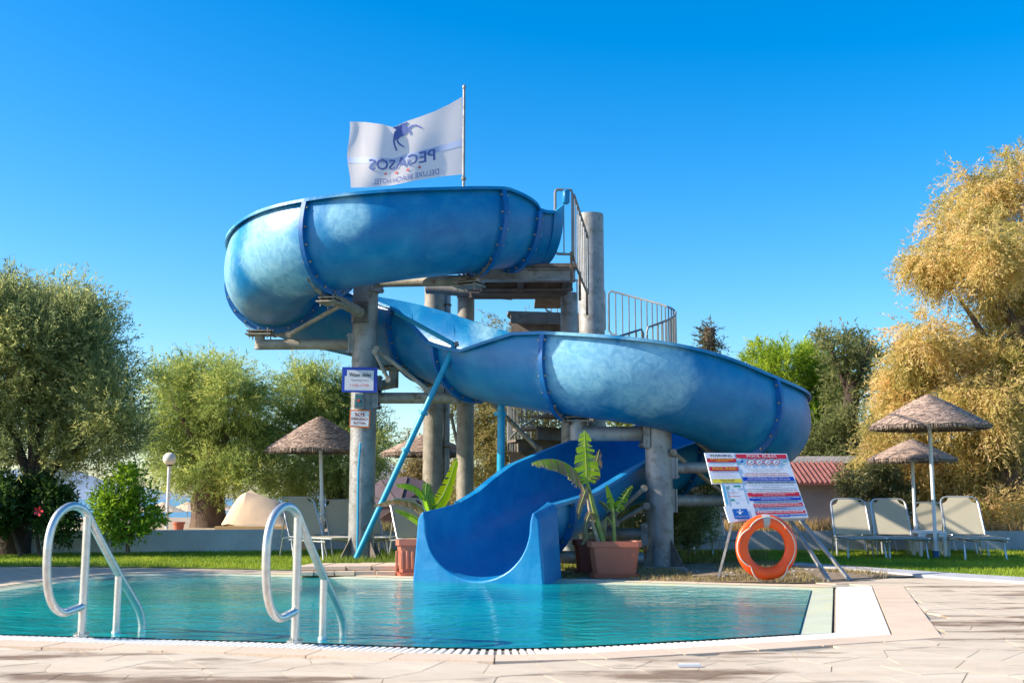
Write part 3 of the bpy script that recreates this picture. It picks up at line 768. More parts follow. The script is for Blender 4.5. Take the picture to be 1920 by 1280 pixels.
brace(c3, P(846, 780, 19.8), P(868, 880, 19.6), .03)
c4, q4 = col_thing('support_column', 'brown weathered column just below the flagpole', 873, 19.6, .15, P(873, 556, 19.6).z, m='galvwarm')
b = MB(); b.cyl((q4.x, q4.y, P(873, 558, 19.6).z), (q4.x, q4.y, P(873, 553, 19.6).z), .165, n=24); b.build('cap_plate', M['galvwarm'], c4)
brace(c4, P(895, 728, 19.2), P(1010, 842, 18.6), .04)
b = MB(); X = P(838, 700, 20.75).x
dp = thing('drain_pipe', 'thin grey pipe strapped beside the pale column', 'pipe', (X, 20.75, 0))
b.cyl((X, 20.75, -.1), (X, 20.75, P(838, 545, 20.75).z), .062, n=16); b.build('pipe', M['galv'], dp)
for yy in (572, 838):
    b = MB(); z = P(838, yy, 20.75).z; b.cyl((X, 20.75, z-.02), (X, 20.75, z+.02), .075, n=16); b.build('clamp', M['rust'], dp)
# turquoise struts
st = thing('diagonal_strut', 'long turquoise painted strut leaning from the left column foot to the channel rim', 'strut', P(668, 1046, 17.2))
b = MB(); b.cyl(P(668, 1046, 17.2), P(852, 648, 17.25), .046, n=16); b.build('tube', M['strut_blue'], st)
b = MB(); b.cyl(P(793, 776, 17.2), P(795, 771, 17.2), .075, n=16); b.build('collar', M['strut_blue'], st)
b = MB(); b.cyl(P(760, 846, 17.2), P(762, 841, 17.2), .07, n=16)
b.build('collar', M['strut_blue'], st)
b = MB(); b.tube([P(670, 1042, 17.3), P(672, 880, 17.36), P(676, 830, 17.38)], .018, 8); b.build('cable_pipe', M['strut_blue'], st)
vp = thing('vertical_prop', 'turquoise vertical prop under the dip in the middle of the slide', 'strut', P(938, 1045, 17.6))
b = MB(); b.cyl(V(P(938, 800, 17.6).x, 17.6, -.05), P(940, 742, 17.6), .062, n=16); b.cyl(P(938, 776, 17.6)-V(0, 0, .03), P(938, 776, 17.6)+V(0, 0, .03), .10, n=16); b.build('tube', M['strut_blue'], vp)
b = MB(); b.cyl(P(852, 646, 17.15), P(860, 644, 17.15), .04, n=10); b.build('bolt_head', M['galvwarm'], st)
# blue brace pipe lying along the low rim
b = MB(); b.tube([P(742, 586, 18.0), P(790, 612, 17.7), P(850, 645, 17.3)], .035, 10); b.build('rim_pipe', M['strut_blue'], st)

# ------------------------------------------------------------------ stair tower
SX, SY = P(1108, 500, 22.0).x, 22.0
tower = thing('spiral_staircase', 'grey spiral staircase round a concrete column behind the slide, with bar railings', 'staircase', (SX, SY, 0))
ZP = P(1060, 497, 17.6).z
b = MB(); b.cyl((SX, SY, -.1), (SX, SY, P(1115, 403, 22.0).z), .262, n=40); b.build('central_column', M['galv'], tower)
SRAD = 1.68
def stepz(phi): return P(1130, 530, 23.6).z-.98+.88-.88*phi/90.0
def pol(phi, r): a = R(180-phi); return V(SX+math.cos(a)*r, SY+math.sin(a)*r, 0)      # 0 = left, clockwise over the back
step_n = 30; dphi = 21.5
for k in range(step_n):
    ph0 = k*dphi-10; z = min(stepz(ph0+10), ZP-.05-.13*k)
    if z < .1: break
    b = MB(); pts = [pol(ph0, .22), pol(ph0+dphi+5, .22)]+[pol(ph0+dphi+5-i*(dphi+5)/4, SRAD) for i in range(5)]
    b.prism([(p.x, p.y) for p in pts], z-.05, z)
    b.prism([(p.x, p.y) for p in [pol(ph0, .22), pol(ph0+4, .22), pol(ph0+2, SRAD*.97), pol(ph0, SRAD*.97)]], z-.24, z-.05)
    b.build('step', M['conc'], tower, smooth=False)
def hrz(phi, h): return stepz(phi)+h
def panel(pa, pb, name='railing'):
    n = 12; rr = SRAD-.02
    top = [pol(pa+(pb-pa)*i/n, rr)+V(0, 0, hrz(pa+(pb-pa)*i/n, .98)) for i in range(n+1)]
    bot = [pol(pa+(pb-pa)*i/n, rr)+V(0, 0, hrz(pa+(pb-pa)*i/n, .05)) for i in range(n+1)]
    lo0 = bot[0]+V(0, 0, .0); hi0 = top[0]
    path = [bot[0]+V(0, 0, .06), top[0]-V(0, 0, .08), top[0]+(top[1]-top[0])*.3]+top[1:-1]+[top[-1]+(top[-2]-top[-1])*.3, top[-1]-V(0, 0, .08), bot[-1]+V(0, 0, .06), bot[-1]+(bot[-2]-bot[-1])*.3]+list(reversed(bot[1:-1]))+[bot[0]+(bot[1]-bot[0])*.3, bot[0]+V(0, 0, .06)]
    b = MB(); b.tube(path, .021, 8); fr = b.build(name, M['railgrey'], tower)
    nb = max(2, round((pb-pa)/5.2))
    for i in range(1, nb):
        ph = pa+(pb-pa)*i/nb; p = pol(ph, rr); b = MB(); b.cyl(p+V(0, 0, hrz(ph, .05)), p+V(0, 0, hrz(ph, .98)), .0135, n=6); b.build('baluster', M['railgrey'], fr)
for pa, pb in ((58, 104), (107, 180), (183, 236), (239, 292), (295, 360), (363, 420), (423, 470)): panel(pa, pb)
# platform
pf = []
XL, XR = P(905, 500, 17.2).x-.3, P(1083, 500, 17.2).x
b = MB(); b.box(((XL+XR)/2, 18.35, ZP-.03), (XR-XL, 1.8, .06)); b.build('platform_slab', M['conc'], tower, smooth=False)
for yy, m in ((17.6, 'galv'), (18.4, 'conc'), (19.15, 'conc')):
    b = MB(); zt = ZP-.062
    b.box(((XL+XR)/2, yy, zt-.012), (XR-XL-.02, .16, .024)); b.box(((XL+XR)/2, yy, zt-.10), (XR-XL-.03, .014, .155)); b.box(((XL+XR)/2, yy, zt-.19), (XR-XL-.02, .16, .024))
    b.build('beam', M[m], tower, smooth=False)
for xx in (XL+.25, XL+.9, XR-.15):
    b = MB(); b.box((xx, 18.4, ZP-.17), (.10, 1.4, .14)); b.build('cross_beam', M['conc'], tower, smooth=False)
b = MB(); a_, c_ = P(885, 535, 19.0), P(1058, 556, 19.0); b.box(((a_.x+c_.x)/2, 18.9, (a_.z+c_.z)/2), (c_.x-a_.x, .45, a_.z-c_.z)); b.build('landing_beam', M['conc'], tower, smooth=False)
b = MB(); b.cyl(P(800, 540, 19.5), P(960, 552, 19.3), .1, n=18); b.build('header_pipe', M['galvwarm'], tower)
b = MB(); b.box((XR-.3, 20.3, ZP-.035), (.6, 2.1, .06)); b.build('landing_slab', M['conc'], tower, smooth=False)
# landing post in front
X = P(1067, 560, 19.0).x; b = MB(); b.cyl((X, 19.0, -.1), (X, 19.0, ZP-.2), .148, n=28); b.build('landing_post', M['galv'], tower)
# platform side railing, running back
def bars_rail(A, B, zt, zb, nb, parent, hoop=True):
    b = MB(); A = Vector(A); B = Vector(B); d = (B-A); 
    q = [V(A.x, A.y, zb+.06), V(A.x, A.y, zt-.06), V(A.x, A.y, zt-.02)+d*.04, V(A.x, A.y, zt)+d*.1, V(B.x, B.y, zt)-d*.03, V(B.x, B.y, zt-.05), V(B.x, B.y, zb+.05), V(B.x, B.y, zb)-d*.03, V(A.x, A.y, zb)+d*.1, V(A.x, A.y, zb+.02)+d*.03, V(A.x, A.y, zb+.06)]
    b.tube(q, .022, 8); fr = b.build('railing', M['railgrey'], parent)
    for i in range(1, nb):
        p = A+d*(i/nb); b = MB(); b.cyl((p.x, p.y, zb), (p.x, p.y, zt), .010, n=6); b.build('baluster', M['railgrey'], fr)
zt = P(1060, 357, 17.3).z; zb = P(1060, 477, 17.3).z
pA = V(P(1041, 400, 17.25).x, 17.25, 0); pB = V(P(1073, 400, 17.3).x, 17.3, 0); pC = V(P(1101, 400, 20.4).x, 20.4, 0)
bars_rail(pA, pB, zt, zb, 2, tower); bars_rail(pB+V(.01, .03, 0), pC, zt, zb-.08, 8, tower)
b = MB()
for p in (pB, pB.lerp(pC, .5), pC): b.box((p.x-.02, p.y, ZP-.1), (.04, .05, .5))
b.build('rail_bracket', M['rust'], tower, smooth=False)

# ------------------------------------------------------------------ flag
FY = 19.6
fp = thing('flagpole', 'slim steel flagpole rising behind the top of the slide', 'flagpole', V(P(869, 540, FY).x, FY, ZP-.6))
X = P(869.5, 300, FY).x
b = MB(); b.cyl((X, FY, P(873, 556, FY).z), (X, FY, P(869, 168, FY).z), .026, n=12); b.build('pole', M['galv'], fp)
b = MB(); b.ball((X, FY, P(869, 165, FY).z+.01), .035, 12, 8, 1.5); b.build('finial', M['galv'], fp)
b = MB(); b.cyl((X, FY, P(869, 338, FY).z), (X, FY, P(869, 333, FY).z), .045, n=12); b.build('sleeve', M['galvwarm'], fp)
TOPP = [(0, 866, 182), (.12, 842, 196), (.25, 815, 209), (.4, 782, 221), (.52, 758, 229), (.62, 738, 239), (.72, 716, 233), (.85, 684, 229), (1.0, 656, 228)]
BOTP = [(0, 868, 327), (.2, 828, 331), (.4, 782, 338), (.6, 738, 347), (.8, 700, 351), (1.0, 657, 352)]
def tab(tb, u):
    for a, c in zip(tb, tb[1:]):
        if a[0] <= u <= c[0]:
            f = (u-a[0])/(c[0]-a[0]); return (a[1]+(c[1]-a[1])*f, a[2]+(c[2]-a[2])*f)
    return tb[-1][1:]
def flagmap(u, v, off=0.0):
    u = max(0, min(1, u)); v = max(0, min(1, v)); a = tab(TOPP, u); c = tab(BOTP, u)
    x = a[0]+(c[0]-a[0])*v; y = a[1]+(c[1]-a[1])*v
    x += (-5*math.sin(math.pi*v)+2*math.sin(v*9))*u*.8*(u > .9)*(u-.9)*10
    dy = (.10*math.sin(u*7.5+v*1.2)*u+.05*math.sin(u*15-v*3+1)*u+.04*math.sin(v*7+u*5)*u + .10*(1-v)*math.exp(-((u-.58)/.12)**2))
    return P(x, y, FY+dy-off)
fg = thing('flag', 'white hotel flag with mirrored dark blue lettering, red stars and a rearing horse', 'flag', flagmap(0, .5))
b = MB(); patch(b, flagmap, 0, 0, 1, 1, 60, 40)
m, t, bs = newmat('flag_cloth'); bs.inputs['Base Color'].default_value = (.84, .79, .78, 1); bs.inputs['Roughness'].default_value = .85
tr = t.nodes.new('ShaderNodeBsdfTranslucent'); tr.inputs[0].default_value = (.8, .78, .82, 1); mx = t.nodes.new('ShaderNodeMixShader'); mx.inputs[0].default_value = .55
t.links.new(bs.outputs[0], mx.inputs[1]); t.links.new(tr.outputs[0], mx.inputs[2]); t.links.new(mx.outputs[0], t.nodes['Material Output'].inputs[0])
b.build('cloth', m, fg)
b = MB(); patch(b, lambda u, v: flagmap(u, v, .006), 0, .54, 1, .63, 50, 4); b.build('printed_band', M['flagband'], fg)
fm = lambda u, v: flagmap(u, v, .014)
# text is seen from the back: u grows towards the free end, the writing reads from the pole to the left, mirrored
lettering('PEGASOS', (.25, .56, .83, .735), fm, M['flagprint'], fg, thick=.004)
lettering('DELUXE BEACH HOTEL', (.22, .875, .80, .96), fm, M['flagprint'], fg)
for k in range(4):
    b = MB(); cu, cv = .38+k*.10, .80; pts = []
    for i in range(10):
        rr = (.022 if i % 2 == 0 else .009); a = math.pi/2+math.pi*i/5
        pts.append(fm(cu+rr*math.cos(a)*.9, cv-rr*math.sin(a)*1.5))
    b.add(pts+[fm(cu, cv)], [(i, (i+1) % 10, 10) for i in range(10)]); b.build('star', M['redstar'], fg, smooth=False)
# rearing horse, in flag coordinates measured from the photograph (pixels)
def fromzoom(zx, zy): return (400+zx/3.2, 140+zy/3.2)
def px_to_flag(p):
    x, y = p; y += 0; u = (866-x)/211.0
    for _ in range(3):
        a = tab(TOPP, max(0, min(1, u))); c = tab(BOTP, max(0, min(1, u))); v = (y-a[1])/(c[1]-a[1])
    return u, max(.01, v)
horse = [[(1068, 318), (1100, 308), (1128, 300), (1160, 310), (1168, 328), (1158, 350), (1140, 366), (1118, 376), (1104, 388), (1090, 392), (1074, 378), (1076, 350), (1092, 330)],
         [(1074, 370), (1092, 380), (1084, 402), (1090, 425), (1100, 448), (1101, 459), (1092, 456), (1080, 430), (1072, 402)],
         [(1096, 384), (1110, 380), (1104, 396), (1116, 412), (1146, 434), (1140, 438), (1108, 420), (1094, 400)],
         [(1160, 322), (1186, 303), (1216, 299), (1250, 316), (1242, 322), (1212, 307), (1190, 314), (1170, 334)],
         [(1160, 330), (1174, 328), (1186, 342), (1184, 362), (1175, 362), (1175, 346)],
         [(1122, 300), (1112, 272), (1130, 264), (1158, 268), (1166, 292), (1150, 308)]]
b = MB()
for pl in horse: b.add([fm(*px_to_flag(fromzoom(*q))) for q in pl], [tuple(range(len(pl)))])
b.build('horse_emblem', M['flagprint'], fg, smooth=False)

# ------------------------------------------------------------------ signs on the column
def quadmap(A, B, Cc, D, off=0.0):      # TL, TR, BR, BL
    A, B, Cc, D = map(Vector, (A, B, Cc, D)); n = (B-A).cross(D-A).normalized()
    if n.y > 0: n = -n
    return lambda u, v, o=0.0: (A*(1-u)+B*u)*(1-v)+(D*(1-u)+Cc*u)*v+n*(off+o)
sy = q1.y-.205-.03
s1 = thing('notice_board', 'blue framed notice reading Water slides Opening hours on the left column', 'sign', P(675, 713, sy))
qm = quadmap(P(642, 688, sy), P(708, 689, sy), P(707, 736, sy), P(641, 735, sy))
b = MB(); b.slab([qm(0, 0), qm(1, 0), qm(1, 1), qm(0, 1)], -.02 if False else .02); b.build('panel', M['signblue'], s1, smooth=False)
b = MB(); patch(b, lambda u, v: qm(u, v, .022), .08, .36, .90, .92); b.build('paper', M['paper'], s1, smooth=False)
b = MB(); patch(b, lambda u, v: qm(u, v, .024), .14, .12, .90, .86); b.build('paper', M['paper'], s1, smooth=False)
f2 = lambda u, v: qm(u, v, .028)
lettering('Water slides', (.20, .22, .82, .38), f2, M['ink'], s1, thick=.004)
lettering('Opening hours', (.26, .46, .76, .58), f2, M['inkgrey'], s1)
lettering('11:00-17:00', (.24, .66, .76, .78), f2, M['inkred'], s1)
s2 = thing('emergency_button', 'small teal button box with a red push button under the notice', 'button box', P(674, 750, sy))
b = MB(); A = P(665, 737, sy); B_ = P(683, 766, sy); c = (A+B_)/2; b.box(c+V(0, -.03, 0), (abs(B_.x-A.x), .09, abs(A.z-B_.z))); b.build('box', M['galv'], s2, bevel=.008)
b = MB(); b.box(c+V(0, -.08, 0), (abs(B_.x-A.x)*.72, .02, abs(A.z-B_.z)*.8)); b.build('lid', M['boxteal'], s2, bevel=.004)
b = MB(); b.cyl(c+V(0, -.085, 0), c+V(0, -.115, 0), .022, n=16); b.build('push_button', M['inkred'], s2)
s3 = thing('emergency_sign', 'orange edged white sign reading SOS EMERGENCY BUTTON', 'sign', P(675, 786, sy))
qm3 = quadmap(P(656, 768, sy), P(695, 769, sy), P(693, 802, sy), P(655, 800, sy))
b = MB(); b.slab([qm3(0, 0), qm3(1, 0), qm3(1, 1), qm3(0, 1)], .015); b.build('panel', M['orangesign'], s3, smooth=False)
b = MB(); patch(b, lambda u, v: qm3(u, v, .018), .06, .07, .94, .92); b.build('face', M['signwhite'], s3, smooth=False)
f3 = lambda u, v: qm3(u, v, .022)
lettering('SOS', (.25, .15, .72, .36), f3, M['inkred'], s3, thick=.015)
lettering('EMERGENCY', (.10, .44, .90, .58), f3, M['inkred'], s3, thick=.008)
lettering('BUTTON', (.22, .68, .78, .82), f3, M['inkred'], s3, thick=.008)

# ------------------------------------------------------------------ pool rules board
TL, TR, BR, BL = P(1321, 850, 14.5), P(1475, 851, 15.0), P(1517, 972, 14.45), P(1363, 977, 13.95)
bd = thing('rules_board', 'white Pool Rules board with a Warning panel, leaning on a three legged steel stand', 'sign', (TL.x+.5, 14.3, 0))
bm0 = quadmap(TL, TR, BR, BL)
def zp(zx, zy):      # a point in the zoomed cut of the board -> board coordinates
    px, py = 1320+zx/9.145, 840+zy/9.145
    v = (py-850.5)/(974.5-850.5); xl = 1321+42*v; return (px-xl)/154.0, v
def bpanel(name, zpts, m, off, th=.0):
    b = MB(); q = [bm0(*zp(*p), off) for p in zpts]
    if th: b.slab(q, -th)
    else: b.add(q, [tuple(range(len(q)))])
    return b.build(name, m, bd, smooth=False)
mainp = bpanel('main_panel', [(500, 85), (1417, 88), (1795, 1205), (890, 1205), (740, 980)], M['signwhite'], 0, .02)
warn = bpanel('warning_panel', [(8, 85), (492, 85), (655, 612), (143, 612)], M['signwhite'], .004, .016)
info = bpanel('info_panel', [(292, 622), (640, 622), (750, 985), (370, 985)], M['signwhite'], .004, .016)
lowp = bpanel('corner_panel', [(345, 992), (830, 965), (890, 1205), (430, 1250)], M['signwhite'], .006, .016)
def strip(par, x0, y0, x1, y1, xs0, xs1, m, off=.008):
    b = MB(); q = [bm0(*zp(*p), off) for p in ((x0, y0), (x1, y0), (xs1, y1), (xs0, y1))]; b.add(q, [(0, 1, 2, 3)]); b.build('stripe', m, par, smooth=False)
strip(warn, 40, 185, 530, 252, 58, 545, M['signred']); strip(warn, 84, 330, 568, 402, 100, 585, M['signred']); strip(warn, 140, 540, 632, 605, 152, 648, M['signyellow'])
strip(mainp, 525, 108, 1400, 182, 548, 1420, M['signred'])
strip(mainp, 647, 508, 1525, 578, 670, 1555, M['signblue']); strip(mainp, 728, 776, 1625, 842, 748, 1645, M['signred'])
strip(mainp, 755, 852, 1650, 915, 775, 1668, M['signblue']); strip(mainp, 830, 960, 1685, 1020, 848, 1700, M['signred'])
strip(mainp, 872, 1088, 1730, 1138, 888, 1745, M['signred']); strip(mainp, 1240, 1152, 1455, 1188, 1250, 1465, M['signblue'])
strip(mainp, 1460, 1160, 1750, 1172, 1465, 1755, M['signblue']); strip(lowp, 470, 1042, 720, 1205, 520, 770, M['signblue2'], .012)
strip(info, 305, 640, 345, 975, 385, 420, M['signlight'], .010)
def btext(par, s, x0, y0, x1, y1, m, thick=0.0, off=.013):
    def fmap(u, v):
        a = zp(x0, y0+(y1-y0)*v); sh = (y1-y0)*v*.34
        return bm0(*zp(x0+(x1-x0)*u+sh, y0+(y1-y0)*v), off)
    lettering(s, (0, 0, 1, 1), fmap, m, par, thick=thick)
btext(warn, 'WARNING', 80, 118, 455, 160, M['ink'], .012)
btext(warn, 'NO LIFEGUARD', 90, 192, 480, 218, M['signyellow'], .01, .014); btext(warn, 'ON DUTY', 175, 224, 405, 246, M['signyellow'], .01, .014)
btext(warn, 'Children under the age of 12 must be under', 90, 272, 525, 284, M['inkgrey']); btext(warn, 'supervision at all times', 135, 296, 500, 309, M['inkgrey'])
btext(warn, 'POOL RULES', 130, 342, 530, 388, M['signyellow'], .01, .014)
for i, s in enumerate(('No diving. No running. No pushing', 'Shower before entering the pool', 'No food or glass in the pool area', 'No pets allowed in the pool', 'Swim at your own risk only')):
    btext(warn, s, 150+i*6, 418+i*22, 500+i*8-(i % 2)*50, 429+i*22, M['inkred'])
btext(warn, 'POOL HOURS', 270, 552, 515, 572, M['ink'], .01, .014); btext(warn, '09:00-19:00', 305, 580, 495, 596, M['ink'], .01, .014)
btext(mainp, 'POOL RULES', 700, 120, 1215, 168, M['inkwhite'], .008, .014)
btext(mainp, 'CHILDREN MUST BE ACCOMPANIED', 735, 374, 1355, 392, M['inkgrey']); btext(mainp, 'BY AN ADULT AT ALL TIMES', 820, 403, 1290, 421, M['inkgrey'])
btext(mainp, 'PLEASE BE AWARE THAT WE DO', 695, 442, 1410, 463, M['inkred'], .004); btext(mainp, 'NOT HAVE A LIFEGUARD ON DUTY', 680, 478, 1460, 498, M['inkred'], .004)
btext(mainp, 'PLEASE FAMILIARISE YOURSELF WITH THE', 735, 517, 1445, 536, M['inkwhite'], .003, .014); btext(mainp, 'POOL DEPTH BEFORE ENTERING THE WATER', 728, 549, 1470, 568, M['inkwhite'], .003, .014)
btext(mainp, 'DIVING AND BOMBING ARE PROHIBITED', 690, 597, 1550, 620, M['ink'], .004)
btext(mainp, 'PLEASE SHOWER BEFORE AND AFTER', 755, 644, 1535, 667, M['inkgrey']); btext(mainp, 'USING THE POOL', 985, 680, 1320, 700, M['inkgrey'])
btext(mainp, 'TAKE SOME TIME TO RELAX AFTER EATING BEFORE ENTERING THE POOL', 730, 715, 1580, 729, M['ink'], .002); btext(mainp, 'GLASS CONTAINERS ARE NOT ALLOWED AROUND THE POOL AREA', 735, 745, 1600, 759, M['ink'], .002)
btext(mainp, 'WET FLOORS CAN BE SLIPPERY FLOORS', 805, 785, 1545, 804, M['inkwhite'], .004, .014); btext(mainp, 'PLEASE DO NOT RUN', 995, 814, 1375, 832, M['inkwhite'], .004, .014)
btext(mainp, 'PLEASE VISIT THE POOL BAR IF YOU WANT TO CONSUME', 770, 862, 1625, 879, M['inkwhite'], .003, .014); btext(mainp, 'ANY FOOD OR DRINK BY THE POOL', 950, 887, 1470, 904, M['inkwhite'], .003, .014)
btext(mainp, 'NO ANIMALS ARE ALLOWED AROUND OR IN THE POOL', 845, 933, 1610, 948, M['ink'], .002)
btext(mainp, 'PLEASE REFRAIN FROM USING THE POOL FACILITIES IF', 845, 966, 1612, 984, M['inkwhite'], .003, .014); btext(mainp, 'YOU HAVE SUFFERED ILLNESS WITHIN THE LAST 14 HOURS', 850, 994, 1660, 1011, M['inkwhite'], .003, .014)
btext(mainp, 'POOL OPENING HOURS ARE STRICTLY', 885, 1036, 1410, 1052, M['signblue'], .004); btext(mainp, 'AS INDICATED AND MUST BE RESPECTED AT ALL TIMES', 885, 1062, 1680, 1077, M['signblue'], .002)
btext(mainp, 'IN AN EMERGENCY, PLEASE CONTACT RECEPTION', 885, 1098, 1680, 1126, M['inkwhite'], .004, .014); btext(mainp, 'THANK YOU', 1235, 1158, 1425, 1180, M['inkwhite'], .008, .014)
btext(info, 'SMOKING IN', 410, 770, 590, 785, M['inkred'], .003, .014); btext(info, 'THE', 470, 798, 515, 810, M['inkred'], 0, .014); btext(info, 'RECEPTION', 415, 828, 600, 848, M['inkred'], .003, .014)
strip(info, 492, 652, 618, 684, 500, 624, M['inkgreen'], .012); strip(info, 372, 660, 384, 715, 392, 400, M['inkgreen'], .012); strip(info, 396, 656, 410, 730, 412, 424, M['inkgreen'], .012); strip(info, 418, 665, 428, 720, 430, 438, M['inkgreen'], .012)
strip(info, 450, 880, 515, 915, 462, 522, M['inkgreen'], .012)
btext(lowp, 'POOL SAFETY', 545, 1140, 690, 1152, M['signlight'], .004, .018); btext(lowp, 'NO SWIMMING ALONE', 520, 1165, 735, 1180, M['inkwhite'], .004, .018)
def disc(par, zx, zy, r, m, off, n=20, name='pictogram', r2=None):
    b = MB(); pts = [bm0(*zp(zx+r*math.cos(2*math.pi*i/n), zy+r*.78*math.sin(2*math.pi*i/n)), off) for i in range(n)]
    if r2 is None: b.add(pts, [tuple(range(n))])
    else:
        pts2 = [bm0(*zp(zx+r2*math.cos(2*math.pi*i/n), zy+r2*.78*math.sin(2*math.pi*i/n)), off) for i in range(n)]
        b.add(pts+pts2, [(i, (i+1) % n, n+(i+1) % n, n+i) for i in range(n)])
    return b.build(name, m, par, smooth=False)
disc(mainp, 635, 243, 66, M['signlight'], .010, r2=46); disc(mainp, 635, 243, 30, M['signblue2'], .010)
for zx in (788, 930, 1078, 1222):
    disc(mainp, zx, 247, 68, M['inkred'], .010, r2=56); disc(mainp, zx, 247, 55, M['signwhite'], .009)
    b = MB(); 
    for (ax, ay, bx, by) in ((-30, -25, 25, 28), (-26, 26, 22, -8), (-5, -28, 20, -22)):
        q = [(zx+ax, 247+ay-5), (zx+ax+8, 247+ay+5), (zx+bx+8, 247+by+5), (zx+bx, 247+by-5)]
        b.add([bm0(*zp(*p), .012) for p in q], [(0, 1, 2, 3)])
    b.build('pictogram', M['ink'], mainp, smooth=False)
disc(mainp, 1372, 247, 60, M['signlight'], .010, r2=50)
strip(mainp, 1345, 235, 1400, 258, 1350, 1405, M['inkgreen'], .012)
disc(lowp, 600, 1066, 16, M['inkwhite'], .014); strip(lowp, 545, 1086, 655, 1096, 548, 658, M['inkwhite'], .014); strip(lowp, 580, 1094, 625, 1130, 585, 630, M['inkwhite'], .014)
# stand
def flatbar(a, c, w_=.055, d=.03):
    b = MB(); a = Vector(a); c = Vector(c); q = (c-a).to_track_quat('Z', 'Y').to_matrix(); b.box((a+c)/2, (w_, d, (c-a).length), q); return b
def toG(px, py): return G(px, py, 0.0)
flatbar(toG(1346, 1087)+V(0, 0, 0), P(1376, 972, 14.15)+V(0, .03, 0)).build('leg', M['galv'], bd, smooth=False)
flatbar(toG(1556, 1090), P(1478, 970, 14.6)).build('leg', M['galv'], bd, smooth=False)
flatbar(toG(1594, 1088), P(1496, 968, 14.75)).build('leg', M['galv'], bd, smooth=False)
flatbar(bm0(.1, .02, -.05), bm0(.14, .97, -.05), .04, .03).build('stand_bar', M['galv'], bd, smooth=False)
flatbar(bm0(.1, .97, -.05), bm0(.98, .97, -.05), .04, .03).build('stand_bar', M['galv'], bd, smooth=False)
flatbar(bm0(.75, .97, -.05), bm0(.7, .3, -.05), .04, .03).build('stand_bar', M['galv'], bd, smooth=False)

# lifebuoy
lbc = P(1437, 1025, 13.95); lb = thing('lifebuoy', 'orange lifebuoy with white grab rope and grey tape, hung below the rules board', 'lifebuoy', lbc)
def torus(b, c, Rm, rx, ry, u0, u1, nu, nv, yaw):
    base = len(b.v); full = abs(u1-u0-2*math.pi) < 1e-4
    for i in range(nu + (0 if full else 1)):
        a = u0+(u1-u0)*i/nu
        for k in range(nv):
            p = 2*math.pi*k/nv; rr = Rm+rx*math.cos(p); v = V(rr*math.cos(a), ry*math.sin(p), rr*math.sin(a))
            b.v.append(tuple(c+Matrix.Rotation(yaw, 3, 'Z') @ v))
    for i in range(nu):
        for k in range(nv):
            i2 = (i+1) % nu if full else i+1
            b.f.append((base+i*nv+k, base+i2*nv+k, base+i2*nv+(k+1) % nv, base+i*nv+(k+1) % nv))
yaw = R(10)
b = MB(); torus(b, lbc, .318, .078, .055, 0, 2*math.pi, 72, 18, yaw); b.build('ring', M['orange'], lb)
b = MB(); torus(b, lbc, .318, .081, .058, R(83), R(99), 6, 18, yaw); b.build('tape_band', M['tape'], lb)
def rp(a, r, y=-.06): return lbc+Matrix.Rotation(yaw, 3, 'Z') @ V(r*math.cos(R(a)), y, r*math.sin(R(a)))
for a0, a1, sag in ((43, 137, .0), (-42, 42, .0), (137, 225, .05), (225, 318, .10)):
    b = MB(); pts = []
    for i in range(15):
        f = i/14; a = a0+(a1-a0)*f
        r = .33+.035*math.sin(math.pi*f)*(1 if a0 == 43 else .6)+sag*math.sin(math.pi*f)*.9
        pts.append(rp(a, r, -.066+.02*math.sin(math.pi*f)))
    b.tube(pts, .0075, 7); b.build('rope', M['rope'], lb)
for a in (43, 137, 225, 318):
    b = MB(); b.box(rp(a, .33, -.055), (.035, .03, .05), Matrix.Rotation(yaw, 3, 'Z') @ Matrix.Rotation(R(-a), 3, 'Y')); b.build('rope_clip', M['orange'], lb, bevel=.006)

